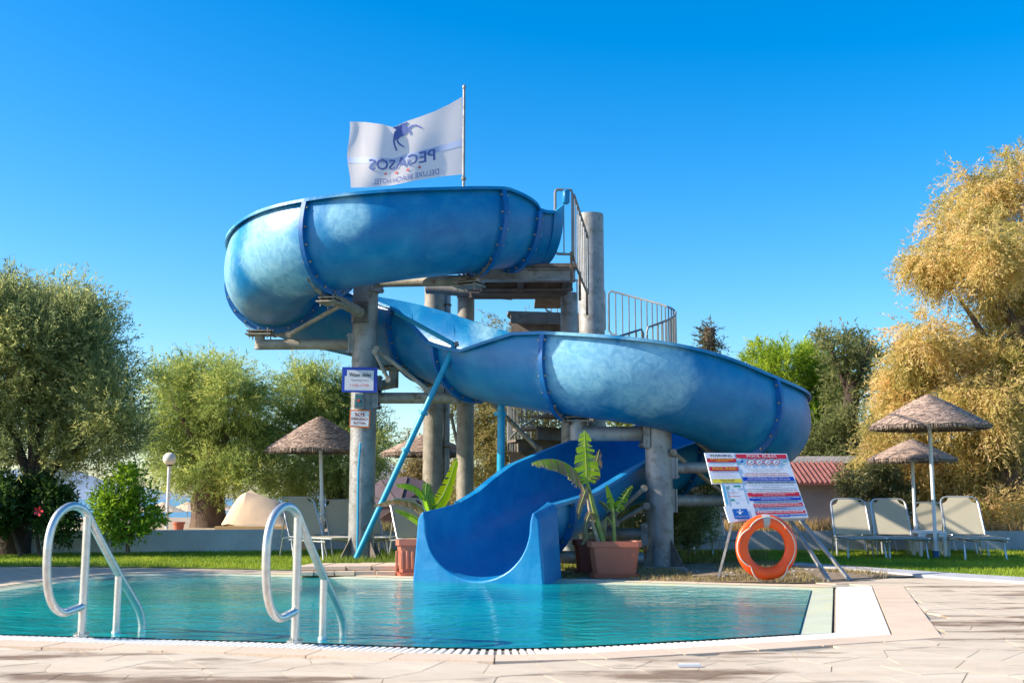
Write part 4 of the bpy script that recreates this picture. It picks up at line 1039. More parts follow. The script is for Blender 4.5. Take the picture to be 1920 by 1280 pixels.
# ------------------------------------------------------------------ planters and banana plants
def planter(px, Y, label, m='terracotta', wt=.70, dt=.36, h=.46, X=None):
    X = P(px, 1050, Y).x if X is None else X
    t = thing('planter', label, 'planter', (X, Y, 0), 'rectangular plastic planters')
    b = MB(); sh = .75; 
    def ringr(wx, wy, z, bev=.05):
        pts = []
        for sx, sy_ in ((1, 1), (-1, 1), (-1, -1), (1, -1)):
            pts += ([(sx*(wx-bev), sy_*wy), (sx*wx, sy_*(wy-bev))] if sx*sy_ < 0 else [(sx*wx, sy_*(wy-bev)), (sx*(wx-bev), sy_*wy)])
        return [(X+a, Y+c, z) for a, c in pts]
    lv = [(.39*wt, .40*dt, .05), (.455*wt, .46*dt, h-.08), (.455*wt, .46*dt, h-.075), (.50*wt, .50*dt, h-.07), (.50*wt, .50*dt, h), (.45*wt, .44*dt, h), (.43*wt, .42*dt, h-.06)]
    rows = [ringr(*l) for l in lv]
    for r_ in rows: b.v += r_
    for j in range(len(rows)-1):
        for i in range(8): b.f.append((j*8+i, j*8+(i+1) % 8, (j+1)*8+(i+1) % 8, (j+1)*8+i))
    b.f.append(tuple(range(7, -1, -1))); b.build('pot', M[m], t, smooth=False)
    b = MB(); b.prism([(a[0], a[1]) for a in ringr(.44*wt, .43*dt, 0)], h-.07, h-.05); b.build('soil', M['dirt'], t, smooth=False)
    b = MB(); lv = [(.43*wt, .45*dt, .0), (.47*wt, .50*dt, .05), (.45*wt, .48*dt, .05), (.42*wt, .44*dt, .015)]; rows = [ringr(*l) for l in lv]
    for r_ in rows: b.v += r_
    for j in range(3):
        for i in range(8): b.f.append((j*8+i, j*8+(i+1) % 8, (j+1)*8+(i+1) % 8, (j+1)*8+i))
    b.f.append(tuple(range(7, -1, -1))); b.f.append(tuple(24+i for i in range(8))); b.build('saucer', M[m], t, smooth=False)
    for i in range(7):
        b = MB(); x = (i-3)*.105*wt/.7; b.box((X+x, Y-.44*dt-.002, h*.45), (.035, .012, h*.5)); 
        if m == 'terracotta' and wt < .6: b.build('flute', M[m], t, bevel=.005)
    return t
planter(776, 15.1, 'fluted terracotta planter at the left side of the slide mouth', wt=.46, dt=.40, h=.47)
planter(1151, 14.75, 'wide terracotta planter right of the slide holding a ragged banana plant', wt=.70)
planter(1112, 15.35, 'dark red planter half hidden behind the wide terracotta one', 'terra_dark', wt=.55)
def banana_leaf(pts, width, colA, colB, tear=.3, seed=0, curl=.25, lay=None, dry=0.0):
    """leaf blade along a midrib, built of strips so it looks torn"""
    rs = random.Random(seed); n = 34; path = []
    P_ = [Vector(p) for p in pts]
    def cat(t):
        m = len(P_)-1; t = min(m-1e-6, t*m); i = int(t); f = t-i; p0 = P_[max(i-1, 0)]; p1 = P_[i]; p2 = P_[i+1]; p3 = P_[min(i+2, m)]
        return .5*((2*p1)+(-p0+p2)*f+(2*p0-5*p1+4*p2-p3)*f*f+(-p0+3*p1-3*p2+p3)*f**3)
    vs = []; cs = []
    for sgn in (1, -1):
        g = 0.0
        for i in range(n):
            f0, f1 = i/n, (i+1)/n; a, c = cat(f0), cat(f1); d = (c-a).normalized()
            side = d.cross(V(0, -1, .25)).normalized() if lay is None else d.cross(Vector(lay)).normalized()
            wd = lambda f: width*1.15*((min(1, f*4+.12))**.6)*(max(0, 1-f)**.55)
            torn = rs.random() < tear
            if torn: g = rs.uniform(.1, .5)*tear
            q = .55 if dry else 1
            dn = V(0, 0, -1)
            ln0 = wd(f0)*(1-(g if torn else 0)); ln1 = wd(f1)*(1-rs.uniform(0, .12)*(tear > .1))
            fold = curl+.15*rs.random()*tear
            e0 = a+side*sgn*ln0+dn*ln0*fold+d*(-.25*ln0*tear); e1 = c+side*sgn*ln1+dn*ln1*(fold+(rs.uniform(-.1, .4) if torn else 0))
            if torn: e1 = e1+d*(-.02)
            cc = Vector(colA).lerp(Vector(colB), rs.random()*.6+.2*f0)
            if dry and rs.random() < dry: cc = Vector((.30, .20, .11)).lerp(Vector((.42, .33, .22)), rs.random())
            vs += [a, c, e1, e0]; ce = cc
            if dry: ce = cc.lerp(Vector((.32, .22, .14)), min(1, dry*1.4))
            cs += [cc, cc, ce, ce]
    rib = [cat(i/20) for i in range(21)]
    return np.array([tuple(v) for v in vs]), np.array([tuple(v) for v in cs]), rib
def banana(label, X, Y, leaves, stems, grp='banana plants in the planters'):
    t = thing('banana_plant', label, 'banana plant', (X, Y, .42), grp)
    for s in stems:
        b = MB(); pts, r0, r1, m = s; k = len(pts); b.tube(pts, [r0+(r1-r0)*i/(k-1) for i in range(k)], 10); b.build('stem', m, t)
    org = np.array(ORG[t.name])
    for i, lf in enumerate(leaves):
        pts, width, cA, cB, tear, curl, lay, dry = lf
        v, c, rib = banana_leaf(pts, width, cA, cB, tear, i+3, curl, lay, dry)
        o = color_mesh('leaf', v-org, 4, c, M['banana'], t)
        b = MB(); b.tube(rib, [.011*(1-.8*k/20) for k in range(21)], 6); b.build('midrib', M['stemgreen'], o)
    return t
M['stemgreen'] = mat('banana_stem', (.22, .27, .05), .5, var=.25, scale=8, spots=((.28, .18, .08), 9, .55, .15))
M['husk'] = mat('dry_husk', (.36, .27, .18), .85, var=.3, scale=12)
YG = (.52, .66, .03); G1 = (.26, .46, .03); G2 = (.14, .30, .04)
Yb = 14.75
banana('tall banana plant with one upright bright leaf and shredded brown leaves, right of the slide', P(1125, 1015, Yb).x, Yb,
    [([P(1100, 905, Yb-.05), P(1099, 870, Yb-.05), P(1097, 835, Yb-.04), P(1096, 806, Yb)], .185, YG, G1, .8, .05, (0, -1, 0), 0),
     ([P(1092, 905, Yb), P(1075, 878, Yb-.1), P(1045, 862, Yb-.2), P(1015, 862, Yb-.3), P(996, 868, Yb-.35)], .13, G1, (.25, .30, .05), .75, 1.4, (0, -.3, 1), .42),
     ([P(1106, 900, Yb), P(1116, 872, Yb+.1), P(1122, 850, Yb+.1), P(1124, 842, Yb+.1)], .09, (.20, .22, .06), (.36, .27, .16), .8, .8, (0, -1, .3), .8),
     ([P(1102, 908, Yb), P(1094, 930, Yb-.08), P(1086, 955, Yb-.1), P(1085, 975, Yb-.1)], .07, (.30, .20, .12), (.42, .32, .20), .9, .2, (0, -1, 0), 1),
     ([P(1120, 980, Yb), P(1108, 960, Yb-.1), P(1098, 985, Yb-.15), P(1102, 1010, Yb-.2)], .07, (.30, .20, .12), (.42, .32, .20), .9, .3, (0, -1, 0), 1),
     ([P(1118, 1000, Yb), P(1105, 1000, Yb-.1), P(1096, 1012, Yb-.15), P(1090, 1022, Yb-.2)], .06, (.30, .22, .14), (.42, .34, .24), .9, .3, (0, -1, 0), 1)],
    [([P(1130, 1016, Yb), P(1118, 970, Yb), P(1108, 930, Yb), P(1100, 900, Yb)], .045, .020, M['stemgreen']),
     ([P(1122, 1016, Yb-.05), P(1112, 985, Yb-.06), P(1104, 950, Yb-.05), P(1100, 915, Yb-.04)], .03, .012, M['husk'])])
banana('young banana plant with two narrow green leaves in the wide planter', P(1152, 1015, Yb).x, Yb,
    [([P(1149, 955, Yb), P(1144, 935, Yb), P(1137, 908, Yb)], .055, G1, YG, .02, .2, (0, -1, 0), 0),
     ([P(1156, 958, Yb), P(1165, 940, Yb), P(1176, 922, Yb), P(1186, 910, Yb)], .075, G1, YG, .5, .1, (0, -1, 0), 0),
     ([P(1150, 960, Yb), P(1135, 945, Yb), P(1122, 938, Yb)], .05, G2, (.3, .25, .1), .6, .5, (0, -1, 0), .3),
     ([P(1150, 985, Yb), P(1138, 970, Yb), P(1134, 990, Yb), P(1136, 1010, Yb)], .05, (.28, .18, .11), (.4, .3, .2), .9, .3, (0, -1, 0), 1)],
    [([P(1152, 1016, Yb), P(1151, 980, Yb), P(1150, 950, Yb)], .028, .014, M['stemgreen'])])
Yc = 15.75
banana('banana plant with glowing yellow green leaves behind the left side of the slide mouth', P(790, 1010, Yc).x, Yc,
    [([P(812, 955, Yc), P(832, 925, Yc), P(846, 890, Yc), P(857, 858, Yc)], .11, (.75, .78, .0), (.62, .70, .01), .22, .15, (0, -1, 0), 0),
     ([P(808, 955, Yc), P(795, 925, Yc-.1), P(770, 908, Yc-.2), P(742, 908, Yc-.3)], .12, G1, (.24, .42, .04), .2, .9, (0, -.5, 1), 0),
     ([P(808, 960, Yc), P(803, 930, Yc-.1), P(800, 905, Yc-.15), P(797, 940, Yc-.2)], .09, (.22, .36, .08), G2, .2, .3, (0, -1, 0), 0),
     ([P(806, 972, Yc), P(780, 945, Yc-.2), P(740, 937, Yc-.35), P(700, 948, Yc-.5)], .075, (.15, .22, .05), (.38, .14, .06), .8, 1.3, (0, -.3, 1), .5),
     ([P(806, 985, Yc), P(785, 975, Yc-.1), P(762, 962, Yc-.2), P(740, 955, Yc-.25)], .085, G1, G2, .02, .35, (0, -.7, .7), 0)],
    [([P(800, 1035, Yc), P(806, 990, Yc), P(810, 950, Yc)], .04, .018, M['stemgreen'])])

# ------------------------------------------------------------------ pool handrails
def handrail(px, py, label):
    o = G(px, py, 0.0); d = V(.39, .92, 0); t = thing('pool_handrail', label, 'handrail', o, 'steel handrails at the pool edge')
    def q(a, z): return o+d*a+V(0, 0, z)
    raw = [(0, .215), (-.10, .195), (-.20, .185), (-.29, .24), (-.35, .36), (-.375, .55), (-.365, .74), (-.31, .87), (-.21, .94), (-.11, .945), (-.02, .90), (.06, .80), (.2, .62), (.38, .40), (.52, .24), (.60, .14), (.64, .05), (.65, -.06), (.65, -.4)]
    W = [q(*a) for a in raw]; pts = []
    for i in range(len(W)-1):
        p0 = W[max(i-1, 0)]; p1 = W[i]; p2 = W[i+1]; p3 = W[min(i+2, len(W)-1)]
        for k in range(5):
            f = k/5; pts.append(.5*((2*p1)+(-p0+p2)*f+(2*p0-5*p1+4*p2-p3)*f*f+(-p0+3*p1-3*p2+p3)*f**3))
    pts.append(W[-1])
    b = MB(); b.tube(pts, .030, 16); b.build('grab_tube', M['steelrail'], t)
    b = MB(); b.cyl(q(0, -.05), q(0.0, .875), .030, n=20); b.build('post', M['steelrail'], t)
    b = MB(); b.cyl(q(.36, -.4), q(.36, .41), .028, n=20); b.build('post', M['steelrail'], t)
    b = MB(); b.cyl(q(0, -.006), q(0, .012), .058, n=20); b.build('foot_flange', M['steelrail'], t)
    b = MB(); b.cyl(q(.36, -.03), q(.36, -.005), .034, n=16); b.build('foot_sleeve', M['whitepaint'], t)
    for a in (0, 120, 240):
        b = MB(); c = q(0, .012)+V(math.cos(R(a)), math.sin(R(a)), 0)*.045; b.cyl(c, c+V(0, 0, .018), .009, n=6); b.build('bolt', M['bolt'], t)
scrap = MB(); cc_ = G(1292, 1249, .004); scrap.prism([(cc_.x-.07, cc_.y-.02), (cc_.x+.07, cc_.y-.01), (cc_.x+.06, cc_.y+.025), (cc_.x-.06, cc_.y+.02)], .004, .02)
tag(scrap.build('paper_scrap', M['white'], smooth=False), 'small white scrap lying on the flagstones in the foreground', 'scrap')
handrail(153, 1191, 'left steel pool handrail at the near edge of the water')
handrail(553, 1203, 'second steel pool handrail at the near edge, nearer the slide')

# ------------------------------------------------------------------ garden walls
def wall(name, label, pts, h, th, z0, m, cap=.0):
    t = thing(name, label, 'wall', (*xy(pts[0]), z0)); b = MB()
    for a, c in zip(pts, pts[1:]):
        a = Vector(a[:2]); c = Vector(c[:2]); d = (c-a).normalized(); n = Vector((-d.y, d.x))*th
        b.prism([tuple(a), tuple(c), tuple(c+n), tuple(a+n)], z0, z0+h)
    b.build('wall_face', M[m], t, smooth=False)
    return t
wl = wall('garden_wall', 'low whitewashed wall behind the left lawn', [xy(G(-260, 1046)), xy(G(130, 1038)), xy(G(560, 1033))], .44, .22, -.02, 'whitewall')
wall('garden_wall', 'low rough concrete kerb wall behind the left column', [(-3.9, 22.3), (1.2, 22.3)], .39, .15, -.02, 'kerb')
wall('garden_wall', 'low grey kerb wall between the lawn and the shed', [(1.25, 22.1), (7.0, 22.2), (16, 22.3)], .40, .15, -.02, 'kerb')
# stacked paving slabs by the left column
pv = thing('paving_step', 'stack of worn terracotta paving slabs at the foot of the left column', 'paving', G(650, 1075))
rs = random.Random(4)
A0 = G(548, 1080); A1 = G(742, 1079)
for lay_ in range(2):
    nn = 5 if lay_ == 0 else 4
    for i in range(nn):
        a = A0.lerp(A1, (i+.02)/nn) + V(0, .04+.10*lay_, 0); c = A0.lerp(A1, (i+.98)/nn)+V(0, .04+.10*lay_+rs.uniform(-.02, .02), 0)
        if lay_ == 1: a = a.lerp(c, .02); 
        b = MB(); dpt = .95-.2*lay_
        b.prism([(a.x, a.y), (c.x, c.y), (c.x+.1, c.y+dpt), (a.x+.1, a.y+dpt)], .004+.062*lay_, .058+.062*lay_+rs.uniform(0, .006)); b.build('slab', M['coping'], pv, smooth=False, bevel=.006)
# pebbles on the soil
pb = MB(); rs = random.Random(9)
for i in range(90):
    c = G(rs.uniform(1190, 1560), rs.uniform(1066, 1086), .012); r_ = rs.uniform(.008, .03); pb.ball(c, r_, 6, 4, .6)
tag(pb.build('pebbles', M['pebble']), 'scattered pale pebbles on the soil under the slide', 'pebbles', kind='stuff')

# ------------------------------------------------------------------ sun loungers
def lounger_proto():
    t = thing('sun_lounger', 'x', 'sun lounger', (0, 0, 0), 'cream sun loungers on the grass')
    hw = .32; zs = .34
    # seat: foot end at -Y (towards the viewer), hinge at 0, backrest at +Y
    b = MB(); b.tube([(-hw, 0.02, zs), (-hw, -1.25, zs), (-hw+.05, -1.31, zs), (hw-.05, -1.31, zs), (hw, -1.25, zs), (hw, .02, zs)], .016, 8)
    b.tube([(-hw+.01, .02, zs-.05), (-hw+.01, -1.2, zs-.05)], .013, 8); b.tube([(hw-.01, .02, zs-.05), (hw-.01, -1.2, zs-.05)], .013, 8)
    b.build('seat_frame', M['alu'], t, local=True)
    b = MB(); b.box((0, -.64, zs+.004), (2*hw-.03, 1.28, .008)); b.build('seat_fabric', M['fabric'], t, smooth=False, local=True)
    for x in (-hw+.03, hw-.03):
        for y0_, y1_ in ((-1.15, -1.05), (-.15, -.02), (.35, .28)):
            b = MB(); b.cyl((x, y1_, zs-.02), (x*1.06, y0_, 0), .016, n=8); b.build('leg', M['alu'], t, local=True)
    b = MB(); b.tube([(-hw+.03, .0, zs-.02), (-hw+.03, .33, zs-.03), (hw-.03, .33, zs-.03), (hw-.03, 0, zs-.02)], .013, 8); b.build('cross_tube', M['alu'], t, local=True)
    # raised back
    L = .72; an = R(60); by, bz = math.cos(an), math.sin(an)
    def q(x, s): return V(x, .02+s*by, zs+.02+s*bz)
    fr = [(-hw+.01, 0), (-hw+.02, L-.12), (-hw+.04, L-.05), (-hw+.09, L-.01), (-hw+.16, L), (hw-.16, L), (hw-.09, L-.01), (hw-.04, L-.05), (hw-.02, L-.12), (hw-.01, 0)]
    b = MB(); b.tube([q(*a) for a in fr], .016, 8); b.build('back_frame', M['alu'], t, local=True)
    fa = [(-hw+.02, .01), (-hw+.035, L-.14), (-hw+.12, L-.09), (-hw+.16, L-.01), (hw-.16, L-.01), (hw-.12, L-.09), (hw-.035, L-.14), (hw-.02, .01)]
    b = MB(); b.slab([q(*a) for a in fa], .006); b.build('back_fabric', M['fabric'], t, smooth=False, local=True)
    b = MB(); b.cyl(q(hw-.01, .35), (hw-.02, .33, zs-.03), .011, n=8); b.build('back_stay', M['alu'], t, local=True); b = MB(); b.cyl(q(-hw+.01, .35), (-hw+.02, .33, zs-.03), .011, n=8); b.build('back_stay', M['alu'], t, local=True)
    return t
LG = lounger_proto(); used = [False]
def lounger(px, Y, rz, label, z=0.0, sc_=1.0):
    o = LG if not used[0] else copy_tree(LG)
    used[0] = True; o.location = (P(px, 1020, Y).x, Y, z); o.rotation_euler = (0, 0, R(rz)); o.scale = (sc_,)*3; o['label'] = label; return o
lounger(1600, 20.3, -6, 'leftmost cream lounger of the front row right of the rules board', 0, 1.02)
lounger(1676, 20.3, -7, 'cream lounger just left of the small white table', 0, 1.02)
lounger(1812, 19.9, -8, 'cream lounger right of the white table with a pole shadow across its back', 0, 1.06)
lounger(1757, 21.9, 0, 'rear cream lounger half hidden behind the nearer parasol pole', -.05)
lounger(1648, 22.0, 0, 'rear lounger peeping out between the two left cream loungers', -.05)
lounger(1330, 20.6, 8, 'cream lounger with a shadow stripe behind the leg of the rules board', -.02)
lounger(575, 19.8, 38, 'leftmost of the three shaded loungers beside the left handrail', 0, 1.05)
lounger(648, 20.4, 32, 'middle shaded lounger, in front of the parasol pole at left', 0, 1.0)
lounger(690, 20.9, 32, 'shaded lounger partly hidden by the left column', 0, 1.0)
lounger(778, 19.0, 30, 'lounger half hidden behind the left planter', 0, 1.02)

# small tables
def table_proto():
    t = thing('side_table', 'x', 'table', (0, 0, 0), 'white plastic side tables')
    b = MB(); b.box((0, 0, .42), (.50, .42, .035)); b.build('table_top', M['white'], t, local=True, bevel=.012)
    for sx in (-1, 1):
        for sy_ in (-1, 1):
            b = MB(); b.box((sx*.215, sy_*.175, .20), (.06, .05, .41)); b.box((sx*.16, sy_*.185, .38), (.10, .02, .06)); b.build('leg', M['white'], t, local=True, bevel=.008)
    return t
tb = table_proto(); tb.location = (P(1742, 1020, 19.9).x, 19.9, 0); tb['label'] = 'small white plastic table under the nearer right parasol'
tb2 = copy_tree(tb); tb2.location = (P(1735, 1020, 21.5).x, 21.5, -.02); tb2['label'] = 'second white plastic table just behind the first one'

# ------------------------------------------------------------------ reed parasols
def parasol(px, Y, ztop, r, h, label, zbase=0.0, lean=0.0, seed=1, foot=None):
    X = P(px, 900, Y).x; t = thing('reed_parasol', label, 'parasol', (X, Y, zbase), 'reed parasols on the grass')
    b = MB(); b.cyl((X+lean, Y, zbase), (X, Y, ztop-.1), .032, n=14); b.build('pole', M['whitepaint'], t)
    rs = np.random.RandomState(seed); b = MB(); nr = 16; ns = 40
    for j in range(nr):       # overlapping reed courses
        f0 = j/nr; f1 = (j+1.25)/nr; f1 = min(f1, 1.02)
        for i in range(ns):
            a0 = 2*math.pi*i/ns; a1 = 2*math.pi*(i+1)/ns
            def q(f, a, up): 
                rr = r*f; z = ztop-h*(f**1.12)*1.0+up
                return (X+rr*math.cos(a), Y+rr*math.sin(a), z+.012*math.sin(a*7+j*2.1)+.01*math.sin(a*17+j))
            b.add([q(f0, a0, 0.0), q(f0, a1, 0.0), q(f1, a1, .022), q(f1, a0, .022)], [(0, 1, 2, 3)])
            if j == nr-1: b.add([q(f1, a0, .02), q(f1, a1, .02), q(.97, a1, -.035), q(.97, a0, -.035)], [(0, 1, 2, 3)])
    b.build('thatch', M['thatch'], t, smooth=False)
    n = 7000; f = np.sqrt(rs.uniform(.0, 1.0, n)); a = rs.uniform(0, 2*np.pi, n); L = rs.uniform(.03, .16, n)/np.maximum(r*f, .12); wv = 0
    def pt(f_, a_, up): return np.stack([X+r*f_*np.cos(a_), Y+r*f_*np.sin(a_), ztop-h*f_**1.12+up], -1)
    up = rs.uniform(.022, .045, n); fj = f+rs.normal(0, .012, n)
    v = np.stack([pt(f, a-L/2, up-.004), pt(f+.012, a-L/2, up-.02), pt(fj, a+L/2, up)], 1)
    cc = np.array([(.30, .22, .18)])*rs.uniform(.45, 1.7, (n, 1))
    o = color_mesh('reed_strands', (v-np.array(ORG[t.name])).reshape(-1, 3), 3, np.repeat(cc, 3, 0), M['thatchL'], t); o['kind'] = 'stuff'
    n = 900; a = rs.uniform(0, 2*np.pi, n); fr_ = rs.uniform(.965, 1.01, n); hg = rs.uniform(.02, .085, n)
    p0_ = np.stack([X+r*fr_*np.cos(a), Y+r*fr_*np.sin(a), np.full(n, ztop-h+.02)], -1); p1_ = np.stack([X+r*fr_*np.cos(a+.012), Y+r*fr_*np.sin(a+.012), np.full(n, ztop-h+.02)], -1)
    p2_ = np.stack([X+r*(fr_+.03)*np.cos(a+.01), Y+r*(fr_+.03)*np.sin(a+.01), ztop-h-hg], -1); v = np.stack([p0_, p1_, p2_], 1); cc = np.array([(.32, .25, .20)])*rs.uniform(.5, 1.6, (n, 1))
    o = color_mesh('rim_fringe', (v-np.array(ORG[t.name])).reshape(-1, 3), 3, np.repeat(cc, 3, 0), M['thatchL'], t); o['kind'] = 'stuff'
    for k in range(8):
        a = 2*math.pi*k/8+.3; b = MB(); b.cyl((X, Y, ztop-h*.75), (X+r*.95*math.cos(a), Y+r*.95*math.sin(a), ztop-h*.97-.03), .012, n=6); b.build('rib', M['wood'], t)
    b = MB(); n = 40; b.tube([(X+r*.98*math.cos(2*math.pi*i/n), Y+r*.98*math.sin(2*math.pi*i/n), ztop-h-.015) for i in range(n+1)], .014, 6); b.build('rim_hoop', M['thatch'], t)
    if foot: bb = MB(); bb.cyl((X, Y, zbase), (X, Y, zbase+.13), .055, n=16); bb.build('foot_sleeve', M['bluebox'], t)
    return t
parasol(1748, 19.4, P(1748, 742, 19.4).z, 1.0, .55, 'nearer reed parasol over the white table at right', seed=1, foot=True)
parasol(1712, 21.7, P(1712, 826, 21.7).z, .82, .38, 'further lower reed parasol behind the nearer one at right', lean=.0, seed=2)
parasol(597, 20.4, P(597, 783, 20.4).z, .95, .60, 'reed parasol left of the column over the shaded loungers', lean=.12, seed=3)
parasol(800, 21.6, P(800, 815, 21.6).z, .88, .38, 'pale reed parasol seen between the columns', seed=4)

# ------------------------------------------------------------------ globe lamps
def globe_lamp(px, py, Y, r, z0, label, pr=.035):
    c = P(px, py, Y); t = thing('globe_lamp', label, 'lamp', (c.x, Y, z0), 'garden globe lamps')
    b = MB(); b.cyl((c.x, Y, z0), (c.x, Y, c.z-r*.85), pr, n=12); b.build('post', M['whitepaint'], t)
    b = MB(); b.cyl((c.x, Y, c.z-r*1.05), (c.x, Y, c.z-r*.8), r*.5, n=16); b.build('collar', M['black'], t)
    b = MB(); b.ball(c, r, 24, 16); b.build('globe', M['globe'], t)
globe_lamp(318, 860, 25.0, .145, .34, 'white globe lamp on a slim post in front of the middle trees')
globe_lamp(1805, 950, 22.6, .15, .0, 'low white globe peeping over the right hand lounger')

# ------------------------------------------------------------------ things behind the wall
# covered boat
ct = thing('covered_boat', 'beige tarpaulin tent cover on a pale wooden base behind the white wall', 'boat cover', P(500, 990, 24.5))
YB = 24.6
outl = [(424, 984), (436, 950), (450, 928), (466, 921), (492, 928), (520, 940), (545, 962), (562, 984)]
b = MB(); K = len(outl); dz = [0, .25, .6, .9, .6, .25, 0]
rowsb = []
for j, (dy, sc2) in enumerate(((-.75, .05), (-.6, .55), (-.25, .93), (.1, 1.0), (.5, .85), (.8, .4), (.9, .05))):
    rowsb.append([P(490+(px-490)*(.86+.14*sc2), 984-(984-py)*sc2, YB)+V(0, dy, 0)+V(0, 0, .03*math.sin(px*.12+j)) for px, py in outl])
for r_ in rowsb: b.v += [tuple(v) for v in r_]
for j in range(len(rowsb)-1):
    for i in range(K-1): b.f.append((j*K+i, j*K+i+1, (j+1)*K+i+1, (j+1)*K+i))
b.build('tarpaulin', M['cover'], ct)
b = MB(); a = P(404, 990, YB-.8); c = P(560, 990, YB-.8); b.box((a+c)/2, (c.x-a.x, .12, .09)); b.build('wooden_rail', M['wood'], ct, smooth=False)
b = MB(); b.box((a+c)/2+V(0.1, .8, -.12), (c.x-a.x-.4, 1.2, .18)); b.build('base', M['wood'], ct, smooth=False)
# terracotta pot
pt_ = thing('clay_pot', 'round clay pot standing on the terrace beside the globe lamp', 'pot', V(P(335, 990, 23.4).x, 23.4, .34))
b = MB(); X = pt_.location.x; b.cyl((X, 23.4, .34), (X, 23.4, .50), .085, .115, 20); b.cyl((X, 23.4, .50), (X, 23.4, .535), .13, n=20); b.build('pot', M['terracotta'], pt_)
# folded parasol lying behind the slide
lp = thing('collapsed_parasol', 'dark plum beach parasol lying on its side behind the slide', 'parasol', P(752, 955, 25))
cC = P(752, 945, 25.0); b = MB(); n = 10; b.v.append(tuple(cC+V(0, -.35, 0)))
for i in range(n): 
    a = 2*math.pi*i/n+.2; b.v.append(tuple(cC+V(1.0*math.cos(a), .25, .62*math.sin(a))))
b.f = [(0, 1+i, 1+(i+1) % n) for i in range(n)]; b.build('canopy', M['parasol'], lp, smooth=False)
for i in range(n):
    a = 2*math.pi*i/n+.2; b = MB(); b.cyl(cC+V(0, -.37, 0), cC+V(.98*math.cos(a), .22, .6*math.sin(a)), .012, n=5); b.build('rib', M['darkwood'], lp)
# beach hut with pyramid roof
hut = thing('beach_pavilion', 'small open pavilion with a slate blue pyramid roof beyond the left column', 'pavilion', P(722, 960, 40))
a = P(722, 862, 40); b = MB(); e = P(722, 905, 38.5).z; hx = 1.55
b.add([a, (a.x-hx, 38.5, e), (a.x+hx, 38.5, e), (a.x+hx, 41.5, e), (a.x-hx, 41.5, e), (a.x-hx, 38.5, e-.1), (a.x+hx, 38.5, e-.1), (a.x+hx, 41.5, e-.1), (a.x-hx, 41.5, e-.1)], [(0, 1, 2), (0, 2, 3), (0, 3, 4), (0, 4, 1), (1, 5, 6, 2), (2, 6, 7, 3), (3, 7, 8, 4), (4, 8, 5, 1), (5, 8, 7, 6)]); b.build('roof', M['housewall'], hut, smooth=False)
for sx in (-1.4, 1.4):
    for y in (38.7, 41.3): b = MB(); b.box((a.x+sx, y, (e+.3)/2), (.12, .12, e-.4+.1)); b.build('post', M['darkwood'], hut, smooth=False)
b = MB(); b.box((a.x, 38.8, .75), (2.7, .1, .9)); b.build('railing', M['darkwood'], hut, smooth=False)
# shed with tiled roof
YS = 26.0
sh = thing('tiled_shed', 'rendered shed with a red corrugated tile roof behind the rules board', 'shed', P(1450, 1000, YS))
xl, xr = P(1180, 900, YS).x, P(1596, 900, YS).x; zt_ = P(1500, 903, YS).z
b = MB(); b.box(((xl+xr)/2, YS+2, (zt_-.02)/2), (xr-xl, 4, zt_-.02)); b.build('wall', M['housewall'], sh, smooth=False)
ze = P(1500, 907, YS-.35).z; zr = P(1500, 868, YS+.9).z; rl, rr_ = xl-.15, P(1612, 880, YS-.35).x
nt_ = 46
for k in range(nt_):
    x = rl+(rr_-rl)*(k+.5)/nt_; w_ = (rr_-rl)/nt_; b = MB()
    prof_ = [(-w_*.5, 0), (-w_*.3, .03), (-w_*.1, .055), (w_*.1, .055), (w_*.3, .03), (w_*.5, 0)]
    vs = [(x+a, YS-.35, ze+c) for a, c in prof_]+[(x+a, YS+.9, zr+c) for a, c in prof_]+[(x+a, YS-.35, ze-.02) for a, c in prof_]+[(x+a, YS+.9, zr-.02) for a, c in prof_]
    b.add(vs, [(i, i+1, 7+i, 6+i) for i in range(5)]+[(12+i, 18+i, 19+i, 13+i) for i in range(5)]+[(12+i, 13+i, 1+i, i) for i in range(5)])
    b.build('roof_tile_row', M['rooftile'], sh, smooth=False)
b = MB(); b.box(((rl+rr_)/2+.3, YS+1.1, zr+.09), (rr_-rl+1.4, .3, .16)); b.build('ridge_beam', M['whitewall'], sh, smooth=False)

# distant beach parasols and deck chairs down by the sea
for i, (px, Y, w_) in enumerate(((305, 62, 1.3), (352, 66, 1.2), (412, 70, 1.2), (250, 64, 1.2))):
    lab = ['pale beach parasol beyond the globe lamp', 'pale beach parasol beyond the clay pot', 'small beach parasol just right of the thick trunk', 'pale beach parasol behind the leafy bush'][i]
    zb_ = -.2; X = P(px, 950, Y).x; t = thing('beach_parasol', lab, 'parasol', (X, Y, zb_), 'parasols on the beach')
    b = MB(); b.cyl((X, Y, zb_), (X, Y, .62), .03, n=6); b.build('pole', M['whitepaint'], t)
    b = MB(); b.cyl((X, Y, .30), (X, Y, .85), w_, .03, 12); b.build('canopy', M['cover'], t, smooth=False)

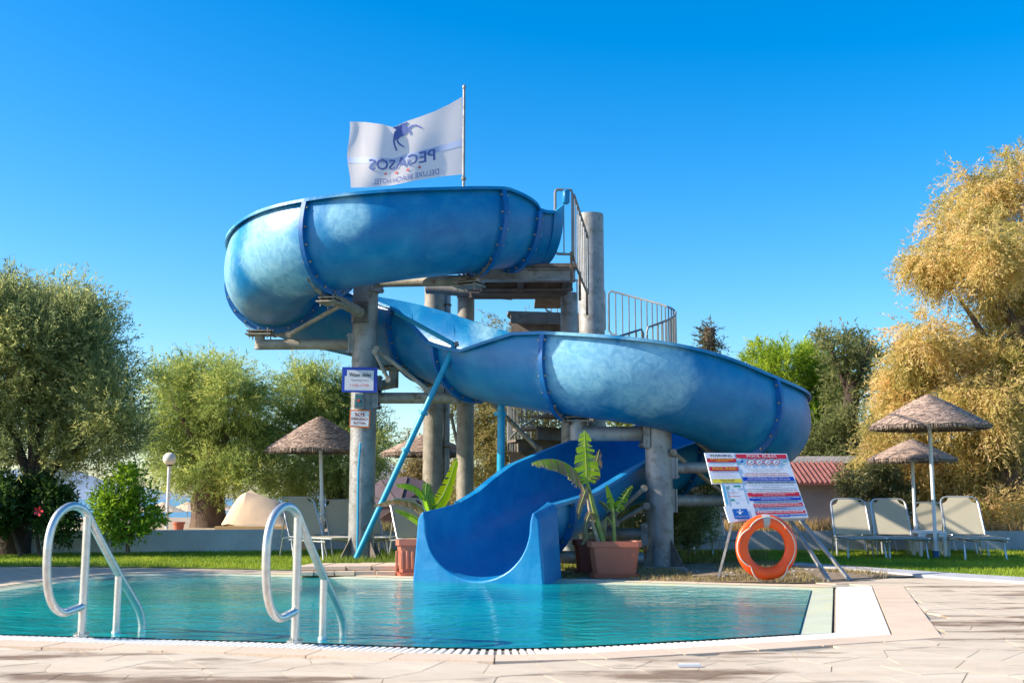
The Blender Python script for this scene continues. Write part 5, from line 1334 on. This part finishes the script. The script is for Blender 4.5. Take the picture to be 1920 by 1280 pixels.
# ------------------------------------------------------------------ trees
def foliage(name, parent, blobs, n, leaf, droop, cols, seed, spray=.35, k=12, sub=.42, nclump=14, up=0.0, m='leaf', widen=.5):
    """crown of many small leaf triangles on drooping sprays; blobs = (centre, (rx,ry,rz))"""
    rs = np.random.RandomState(seed); org = np.array(ORG[parent.name]) if parent else np.zeros(3)
    area = np.array([b_[1][0]*b_[1][2] for b_ in blobs]); area = area/area.sum(); V_ = []; C_ = []
    cols = [np.array(c) for c in cols]
    for (c, rad), fr in zip(blobs, area):
        c = np.array(c); rad = np.array(rad); nb = int(n*fr); nc = max(5, int(nclump*(.6+rad[0]*.6)))
        d = rs.normal(size=(nc, 3)); d /= np.linalg.norm(d, axis=1)[:, None]; d[:, 2] = d[:, 2]*.9+up
        cc = c+d*rad*rs.uniform(.45, .95, (nc, 1)); cr2 = rad.mean()*rs.uniform(sub*.7, sub*1.3, nc)
        tone = rs.uniform(0, 1, nc)
        ns = max(1, nb//k); which = rs.randint(0, nc, ns)
        e = rs.normal(size=(ns, 3)); e /= np.linalg.norm(e, axis=1)[:, None]
        st = cc[which]+e*(cr2[which]*rs.uniform(.2, 1.0, ns)**.5)[:, None]
        out = (st-c); out /= (np.linalg.norm(out, axis=1)[:, None]+1e-6)
        ax = out*widen+e*.35+np.array([0, 0, -droop])+rs.normal(0, .22, (ns, 3)); ax /= np.linalg.norm(ax, axis=1)[:, None]
        ln = spray*rs.uniform(.5, 1.3, ns)
        tt = np.linspace(0, 1, k); pos_ = st[:, None, :]+ax[:, None, :]*(tt[None, :, None]*ln[:, None, None])
        pos_[:, :, 2] -= (tt**2)[None, :]*ln[:, None]*.35*max(0, droop)
        pos_ = pos_.reshape(-1, 3)+rs.normal(0, .012+leaf[0]*.12, (ns*k, 3))
        ld = np.repeat(ax, k, 0)+rs.normal(0, .75, (ns*k, 3)); ld /= np.linalg.norm(ld, axis=1)[:, None]
        sd_ = np.cross(ld, rs.normal(size=(ns*k, 3))); sd_ /= np.linalg.norm(sd_, axis=1)[:, None]
        L_ = leaf[0]*rs.uniform(.6, 1.4, (ns*k, 1)); W_ = leaf[1]*rs.uniform(.6, 1.4, (ns*k, 1))
        v = np.stack([pos_-sd_*W_/2, pos_+sd_*W_/2, pos_+ld*L_], 1)
        tn = np.clip(np.repeat(tone[which], k)*.7+np.repeat(rs.uniform(0, 1, ns), k)*.35+rs.normal(0, .10, ns*k), 0, .999)*(len(cols)-1)
        i0 = tn.astype(int); f = (tn-i0)[:, None]; ca = np.array(cols)
        col = ca[i0]*(1-f)+ca[np.minimum(i0+1, len(cols)-1)]*f
        V_.append(v.reshape(-1, 3)); C_.append(np.repeat(col, 3, 0))
    v = np.concatenate(V_)-org; c = np.concatenate(C_)
    return color_mesh(name, v, 3, c, M[m], parent)
def pxblobs(lst, Y, ydep=.8, seed=0, g=1.0):
    rs = random.Random(seed); out = []
    for e in lst:
        px, py, r = e[:3]; r2 = e[3] if len(e) > 3 else r; r *= g; r2 *= g; dy = e[4] if len(e) > 4 else rs.uniform(-1, 1)*ydep
        c = P(px, py, Y+dy); s = (Y+dy)/F; out.append((c, (r*s, max(r, r2)*s*.85, r2*s)))
    return out
def limb(b, pts, r0, r1, n=9):
    k = len(pts); P2 = []
    W = [Vector(p) for p in pts]
    for i in range(k-1):
        p0 = W[max(i-1, 0)]; p1 = W[i]; p2 = W[i+1]; p3 = W[min(i+2, k-1)]
        for j in range(4):
            f = j/4; P2.append(.5*((2*p1)+(-p0+p2)*f+(2*p0-5*p1+4*p2-p3)*f*f+(-p0+3*p1-3*p2+p3)*f**3))
    P2.append(W[-1]); m = len(P2); b.tube(P2, [r0+(r1-r0)*(i/(m-1))**.8 for i in range(m)], n)
def tree(label, base, trunk, limbs, blobs, n, leaf, droop, cols, seed, m='bark', tr=(.3, .2), name='tamarisk_tree', cat='tree', lr=(.10, .03), group=None, **kw):
    t = thing(name, label, cat, base, group)
    b = MB(); limb(b, trunk, *tr, 14)
    rs = random.Random(seed)
    b.v = [tuple(Vector(v)+V(rs.uniform(-1, 1), rs.uniform(-1, 1), 0)*tr[0]*.06) for v in b.v]
    b.build('trunk', M[m], t)
    for l in limbs: b = MB(); limb(b, l, *lr); b.build('branch', M[m], t)
    foliage('crown', t, blobs, n, leaf, droop, cols, seed, **kw)
    return t
OL = [(.10, .14, .06), (.22, .26, .11), (.38, .40, .15), (.55, .52, .18)]
OLY = [(.10, .16, .045), (.22, .29, .08), (.36, .42, .11), (.55, .54, .15)]
GOLD = [(.22, .22, .06), (.44, .38, .12), (.68, .53, .20), (.84, .60, .32)]
# left big tree
Y1 = 20.5; br = [P(20, 1040, Y1), P(35, 960, Y1), P(65, 905, Y1)]
tree('largest grey green tamarisk at the left edge of the picture', P(25, 1040, Y1)*1, br, [[P(60, 910, Y1), P(20, 800, Y1), P(-20, 700, Y1)], [P(62, 910, Y1), P(60, 790, Y1), P(50, 650, Y1)], [P(66, 908, Y1), P(100, 800, Y1), P(130, 700, Y1)], [P(66, 908, Y1), P(130, 850, Y1), P(190, 790, Y1)], [P(60, 908, Y1), P(80, 780, Y1), P(95, 680, Y1)]],
     pxblobs([(-60, 640, 110, 120), (40, 610, 62, 60), (105, 598, 60, 52), (60, 660, 105, 95), (150, 640, 58, 72), (175, 655, 40, 55), (130, 740, 95, 75), (30, 760, 110, 70), (200, 770, 52, 60), (195, 728, 30, 38), (180, 838, 72, 48), (70, 845, 105, 42), (-60, 820, 110, 70), (212, 800, 30, 42), (10, 600, 40, 40)], Y1, .7, 1, .84),
     150000, (.10, .022), -.25, OL, 21, m='barkdark', tr=(.34, .24), lr=(.11, .03), spray=.62, k=20, sub=.34, nclump=22, up=.12, widen=.8)
# middle trees
Y2 = 26.5
tree('middle green tamarisk with a thick twisted trunk behind the white wall', P(392, 995, Y2), [P(392, 998, Y2), P(390, 940, Y2), P(398, 890, Y2), P(400, 850, Y2)], [[P(398, 880, Y2), P(350, 800, Y2), P(320, 740, Y2)], [P(400, 870, Y2), P(440, 780, Y2), P(450, 720, Y2)], [P(398, 870, Y2), P(395, 780, Y2), P(380, 700, Y2)]],
     pxblobs([(385, 705, 62, 40), (330, 735, 45, 55), (300, 720, 26, 36), (430, 745, 65, 60), (350, 800, 75, 58), (440, 830, 72, 55), (300, 820, 38, 52), (385, 880, 85, 42), (460, 775, 34, 46), (472, 842, 38, 50), (330, 880, 50, 30), (460, 890, 55, 30)], Y2, .8, 2, .82),
     100000, (.095, .021), .05, OLY, 22, tr=(.46, .28), spray=.55, k=18, sub=.34, nclump=20, up=.05, widen=.7)
Y3 = 27.5
tree('light green tamarisk behind the left parasol and column', P(630, 995, Y3), [P(632, 998, Y3), P(630, 930, Y3), P(620, 860, Y3)], [[P(625, 880, Y3), P(590, 800, Y3), P(570, 730, Y3)], [P(622, 880, Y3), P(660, 800, Y3), P(670, 740, Y3)]],
     pxblobs([(560, 725, 46, 46), (605, 725, 56, 45), (655, 760, 50, 56), (545, 790, 50, 50), (615, 800, 80, 55), (560, 860, 62, 50), (650, 860, 72, 62), (615, 920, 88, 46), (690, 830, 34, 50), (540, 795, 22, 28), (530, 900, 40, 40)], Y3, .8, 3, .84),
     90000, (.095, .021), .05, OLY, 23, m='barkdark', tr=(.30, .2), spray=.55, k=18, sub=.34, nclump=20, widen=.7)
# tree seen between the columns
Y4 = 31
tree('olive tamarisk seen through the columns under the slide', P(930, 1000, Y4), [P(930, 1000, Y4), P(925, 900, Y4), P(930, 800, Y4)], [[P(928, 850, Y4), P(900, 760, Y4), P(890, 700, Y4)]],
     pxblobs([(905, 770, 60, 60), (960, 800, 70, 70), (1010, 760, 55, 55), (900, 860, 50, 60), (965, 640, 50, 45), (1010, 650, 45, 45), (940, 720, 60, 50), (1040, 830, 60, 50), (880, 930, 60, 45), (850, 740, 32, 50), (970, 900, 70, 50), (1120, 860, 60, 50)], Y4, .8, 4),
     70000, (.10, .026), .3, [(.10, .10, .03), (.18, .17, .05), (.30, .26, .09), (.38, .30, .13)], 24, spray=.45)
# shrub line behind the pavilion
Yh = 33
tree('dry tawny shrub behind the pale parasol', P(775, 980, Yh), [P(775, 990, Yh), P(775, 950, Yh), P(775, 930, Yh)], [],
     pxblobs([(765, 900, 36, 32), (800, 850, 30, 28), (790, 930, 50, 40), (760, 960, 44, 26), (830, 900, 40, 40), (775, 835, 18, 16)], Yh, .4, 5), 22000, (.09, .03), .1, [(.14, .12, .05), (.26, .21, .09), (.36, .28, .14)], 25, name='shrub', cat='shrub', tr=(.08, .04), spray=.35)
# right big tree
Y5 = 24.5
tree('huge golden tamarisk filling the right edge of the picture', P(1900, 1000, Y5), [P(1895, 1003, Y5), P(1893, 900, Y5), P(1910, 780, Y5), P(1915, 600, Y5)], [[P(1895, 860, Y5), P(1800, 760, Y5), P(1740, 700, Y5)], [P(1905, 760, Y5), P(1850, 640, Y5), P(1800, 560, Y5)], [P(1912, 640, Y5), P(1870, 540, Y5), P(1810, 440, Y5)]],
     pxblobs([(1905, 345, 70, 62), (1828, 370, 58, 62), (1790, 430, 56, 60), (1745, 490, 42, 42), (1850, 470, 85, 60), (1930, 460, 70, 80), (1715, 495, 22, 24), (1890, 560, 70, 34), (1800, 520, 66, 36), (1965, 560, 60, 60),
               (1730, 640, 62, 56), (1790, 660, 70, 52), (1700, 690, 46, 50), (1880, 680, 70, 62), (1930, 640, 50, 70), (1740, 740, 86, 60), (1840, 770, 90, 70), (1920, 780, 70, 80), (1680, 770, 40, 46), (1650, 800, 34, 34), (1790, 860, 90, 66), (1880, 880, 80, 76), (1700, 860, 60, 60), (1930, 950, 60, 50), (1850, 960, 70, 40), (1770, 940, 60, 46), (1650, 870, 36, 50)], Y5, .9, 6),
     270000, (.10, .026), .55, GOLD, 26, tr=(.42, .25), lr=(.13, .04), spray=.50, k=16, sub=.29, nclump=36, widen=.45)
# green pine and dark tree behind
Y6 = 34
GR = [(.08, .14, .015), (.18, .28, .02), (.34, .44, .035), (.46, .52, .06)]
tree('bright green pine behind the right bend of the slide', P(1500, 990, Y6), [P(1500, 1000, Y6), P(1500, 850, Y6), P(1495, 720, Y6)], [[P(1500, 800, Y6), P(1450, 720, Y6), P(1430, 690, Y6)], [P(1500, 800, Y6), P(1540, 720, Y6), P(1560, 690, Y6)]],
     pxblobs([(1430, 672, 34, 24), (1480, 672, 44, 28), (1530, 680, 40, 30), (1450, 715, 50, 34), (1520, 730, 56, 38), (1560, 720, 26, 36), (1545, 775, 46, 36), (1490, 780, 60, 40), (1420, 730, 36, 30), (1560, 820, 40, 34)], Y6, .9, 7),
     60000, (.11, .032), -.2, GR, 27, spray=.30, name='pine_tree', m='bark')
Y7 = 31
tree('dark loose leaved tree between the pine and the golden tamarisk', P(1590, 990, Y7), [P(1590, 1000, Y7), P(1590, 850, Y7), P(1600, 700, Y7)], [[P(1595, 760, Y7), P(1570, 680, Y7), P(1545, 635, Y7)], [P(1597, 740, Y7), P(1620, 680, Y7), P(1635, 640, Y7)]],
     pxblobs([(1570, 660, 30, 34), (1605, 650, 34, 34), (1630, 690, 24, 40), (1590, 720, 42, 46), (1610, 790, 44, 46), (1560, 860, 60, 44), (1610, 860, 56, 40), (1530, 830, 40, 30), (1545, 640, 16, 14)], Y7, .8, 8),
     17000, (.13, .05), -.1, [(.08, .10, .04), (.16, .18, .06), (.30, .29, .11)], 28, spray=.30, k=6, name='dark_tree', m='barkdark')
tree('small tip of a conifer above the right bend of the slide', P(1330, 990, 42), [P(1330, 1000, 42), P(1330, 700, 42), P(1330, 615, 42)], [],
     pxblobs([(1330, 620, 9, 14), (1331, 645, 15, 16), (1332, 672, 17, 20), (1334, 710, 24, 30), (1334, 770, 36, 50)], 42, .1, 9), 6000, (.16, .06), .0, [(.07, .075, .04), (.13, .13, .07)], 29, spray=.35, k=6, name='conifer_tree')
tree('dark hedge trees behind the tiled shed', P(1400, 990, 33), [P(1400, 1000, 33), P(1400, 900, 33)], [],
     pxblobs([(1490, 850, 50, 40), (1560, 860, 50, 36), (1420, 850, 60, 50), (1340, 870, 70, 50), (1260, 850, 70, 60), (1180, 800, 60, 50), (1215, 790, 30, 26)], 33, .5, 10), 40000, (.12, .04), -.1, [(.08, .10, .03), (.17, .20, .04), (.30, .32, .07)], 30, spray=.30, name='hedge_tree', m='barkdark')
# bushes
def bush(label, base, stem, blobs, n, leaf, cols, seed, name='bush', **kw):
    t = thing(name, label, 'bush', base)
    for s in stem: b = MB(); limb(b, s, .045, .015, 7); b.build('stem', M['bark'], t)
    foliage('leaves', t, blobs, n, leaf, kw.pop('droop', -.15), cols, seed, k=5, spray=.16, m='gloss', **kw); return t
M['gloss'] = leafmat('glossy_leaves', .35, .35)
Yq = 19.8
bush('bright green citrus bush in front of the white wall', P(237, 1035, Yq), [[P(240, 1036, Yq), P(238, 1005, Yq), P(228, 960, Yq)], [P(239, 1010, Yq), P(252, 975, Yq), P(262, 940, Yq)], [P(239, 1012, Yq), P(215, 975, Yq), P(205, 940, Yq)]],
     pxblobs([(215, 945, 34, 38), (240, 915, 30, 34), (262, 950, 34, 34), (228, 975, 42, 28), (276, 975, 20, 26), (195, 925, 14, 18), (240, 890, 12, 14), (238, 1000, 26, 16)], Yq, .2, 11),
     6500, (.085, .042), [(.09, .16, .015), (.20, .34, .025), (.38, .52, .04)], 31)
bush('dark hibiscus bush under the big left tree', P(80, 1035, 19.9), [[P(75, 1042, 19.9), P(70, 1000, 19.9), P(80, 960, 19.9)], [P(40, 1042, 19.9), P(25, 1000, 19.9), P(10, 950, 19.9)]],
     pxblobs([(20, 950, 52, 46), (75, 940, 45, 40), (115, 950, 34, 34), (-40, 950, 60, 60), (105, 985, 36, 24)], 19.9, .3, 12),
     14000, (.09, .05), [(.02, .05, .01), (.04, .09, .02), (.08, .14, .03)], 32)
hb = bpy.data.objects.new('x', None); bpy.data.objects.remove(hb)
for px, py, lab in ((73, 958, 'single red hibiscus blossom on the dark bush'),):
    t = thing('hibiscus_flower', lab, 'flower', P(px, py, 19.35)); b = MB()
    c = P(px, py, 19.35)
    for i in range(5):
        a = 2*math.pi*i/5; e1 = c+V(math.cos(a-.4), -.25, math.sin(a-.4))*.07; e2 = c+V(math.cos(a), -.3, math.sin(a))*.09; e3 = c+V(math.cos(a+.4), -.25, math.sin(a+.4))*.07
        b = MB(); b.add([c, e1, e2, e3], [(0, 1, 2, 3)]); b.build('petal', M['signred'], t, smooth=False)
bush('oleander with long grey green leaves behind the dark column', P(1290, 1040, 19.4), [[P(1262, 1045, 19.4), P(1264, 1000, 19.4), P(1258, 940, 19.4)], [P(1290, 1045, 19.4), P(1292, 1000, 19.4), P(1300, 950, 19.4)]],
     pxblobs([(1275, 950, 40, 30), (1300, 985, 36, 36), (1270, 1000, 34, 36), (1180, 970, 30, 36), (1175, 935, 30, 30), (1310, 920, 40, 26), (1240, 1010, 24, 24)], 19.4, .3, 13),
     9000, (.12, .022), [(.07, .11, .04), (.16, .21, .08), (.30, .33, .14)], 33)
bush('loose grey green bush in front of the shed corner', P(1640, 990, 24.0), [[P(1640, 1000, 24.0), P(1640, 960, 24.0), P(1635, 900, 24.0)]],
     pxblobs([(1600, 905, 28, 26), (1640, 900, 36, 28), (1675, 920, 34, 30), (1630, 935, 42, 26), (1690, 950, 30, 26), (1660, 880, 30, 18)], 24.0, .3, 14),
     16000, (.07, .026), [(.06, .07, .03), (.14, .15, .06), (.25, .24, .10)], 34)
# trees that stand left of the picture and shade the far left paving
for i, (x, y, r_, lab) in enumerate(((-13.5, 14.6, 1.7, 'tamarisk outside the picture, left of the far paving'),)):
    c = V(x, y, 4.0)
    tree(lab, (x, y, 0), [(x, y, -.1), (x+.1, y, 1.5), (x, y+.1, 2.8)], [], [(c, (r_, r_, 1.3)), (c+V(.6, 1.2, -.6), (1.2, 1.2, 1.0)), (c+V(-.6, -1.0, .2), (1.2, 1.0, 1.0))], 30000, (.13, .05), .3, OL, 50+i)
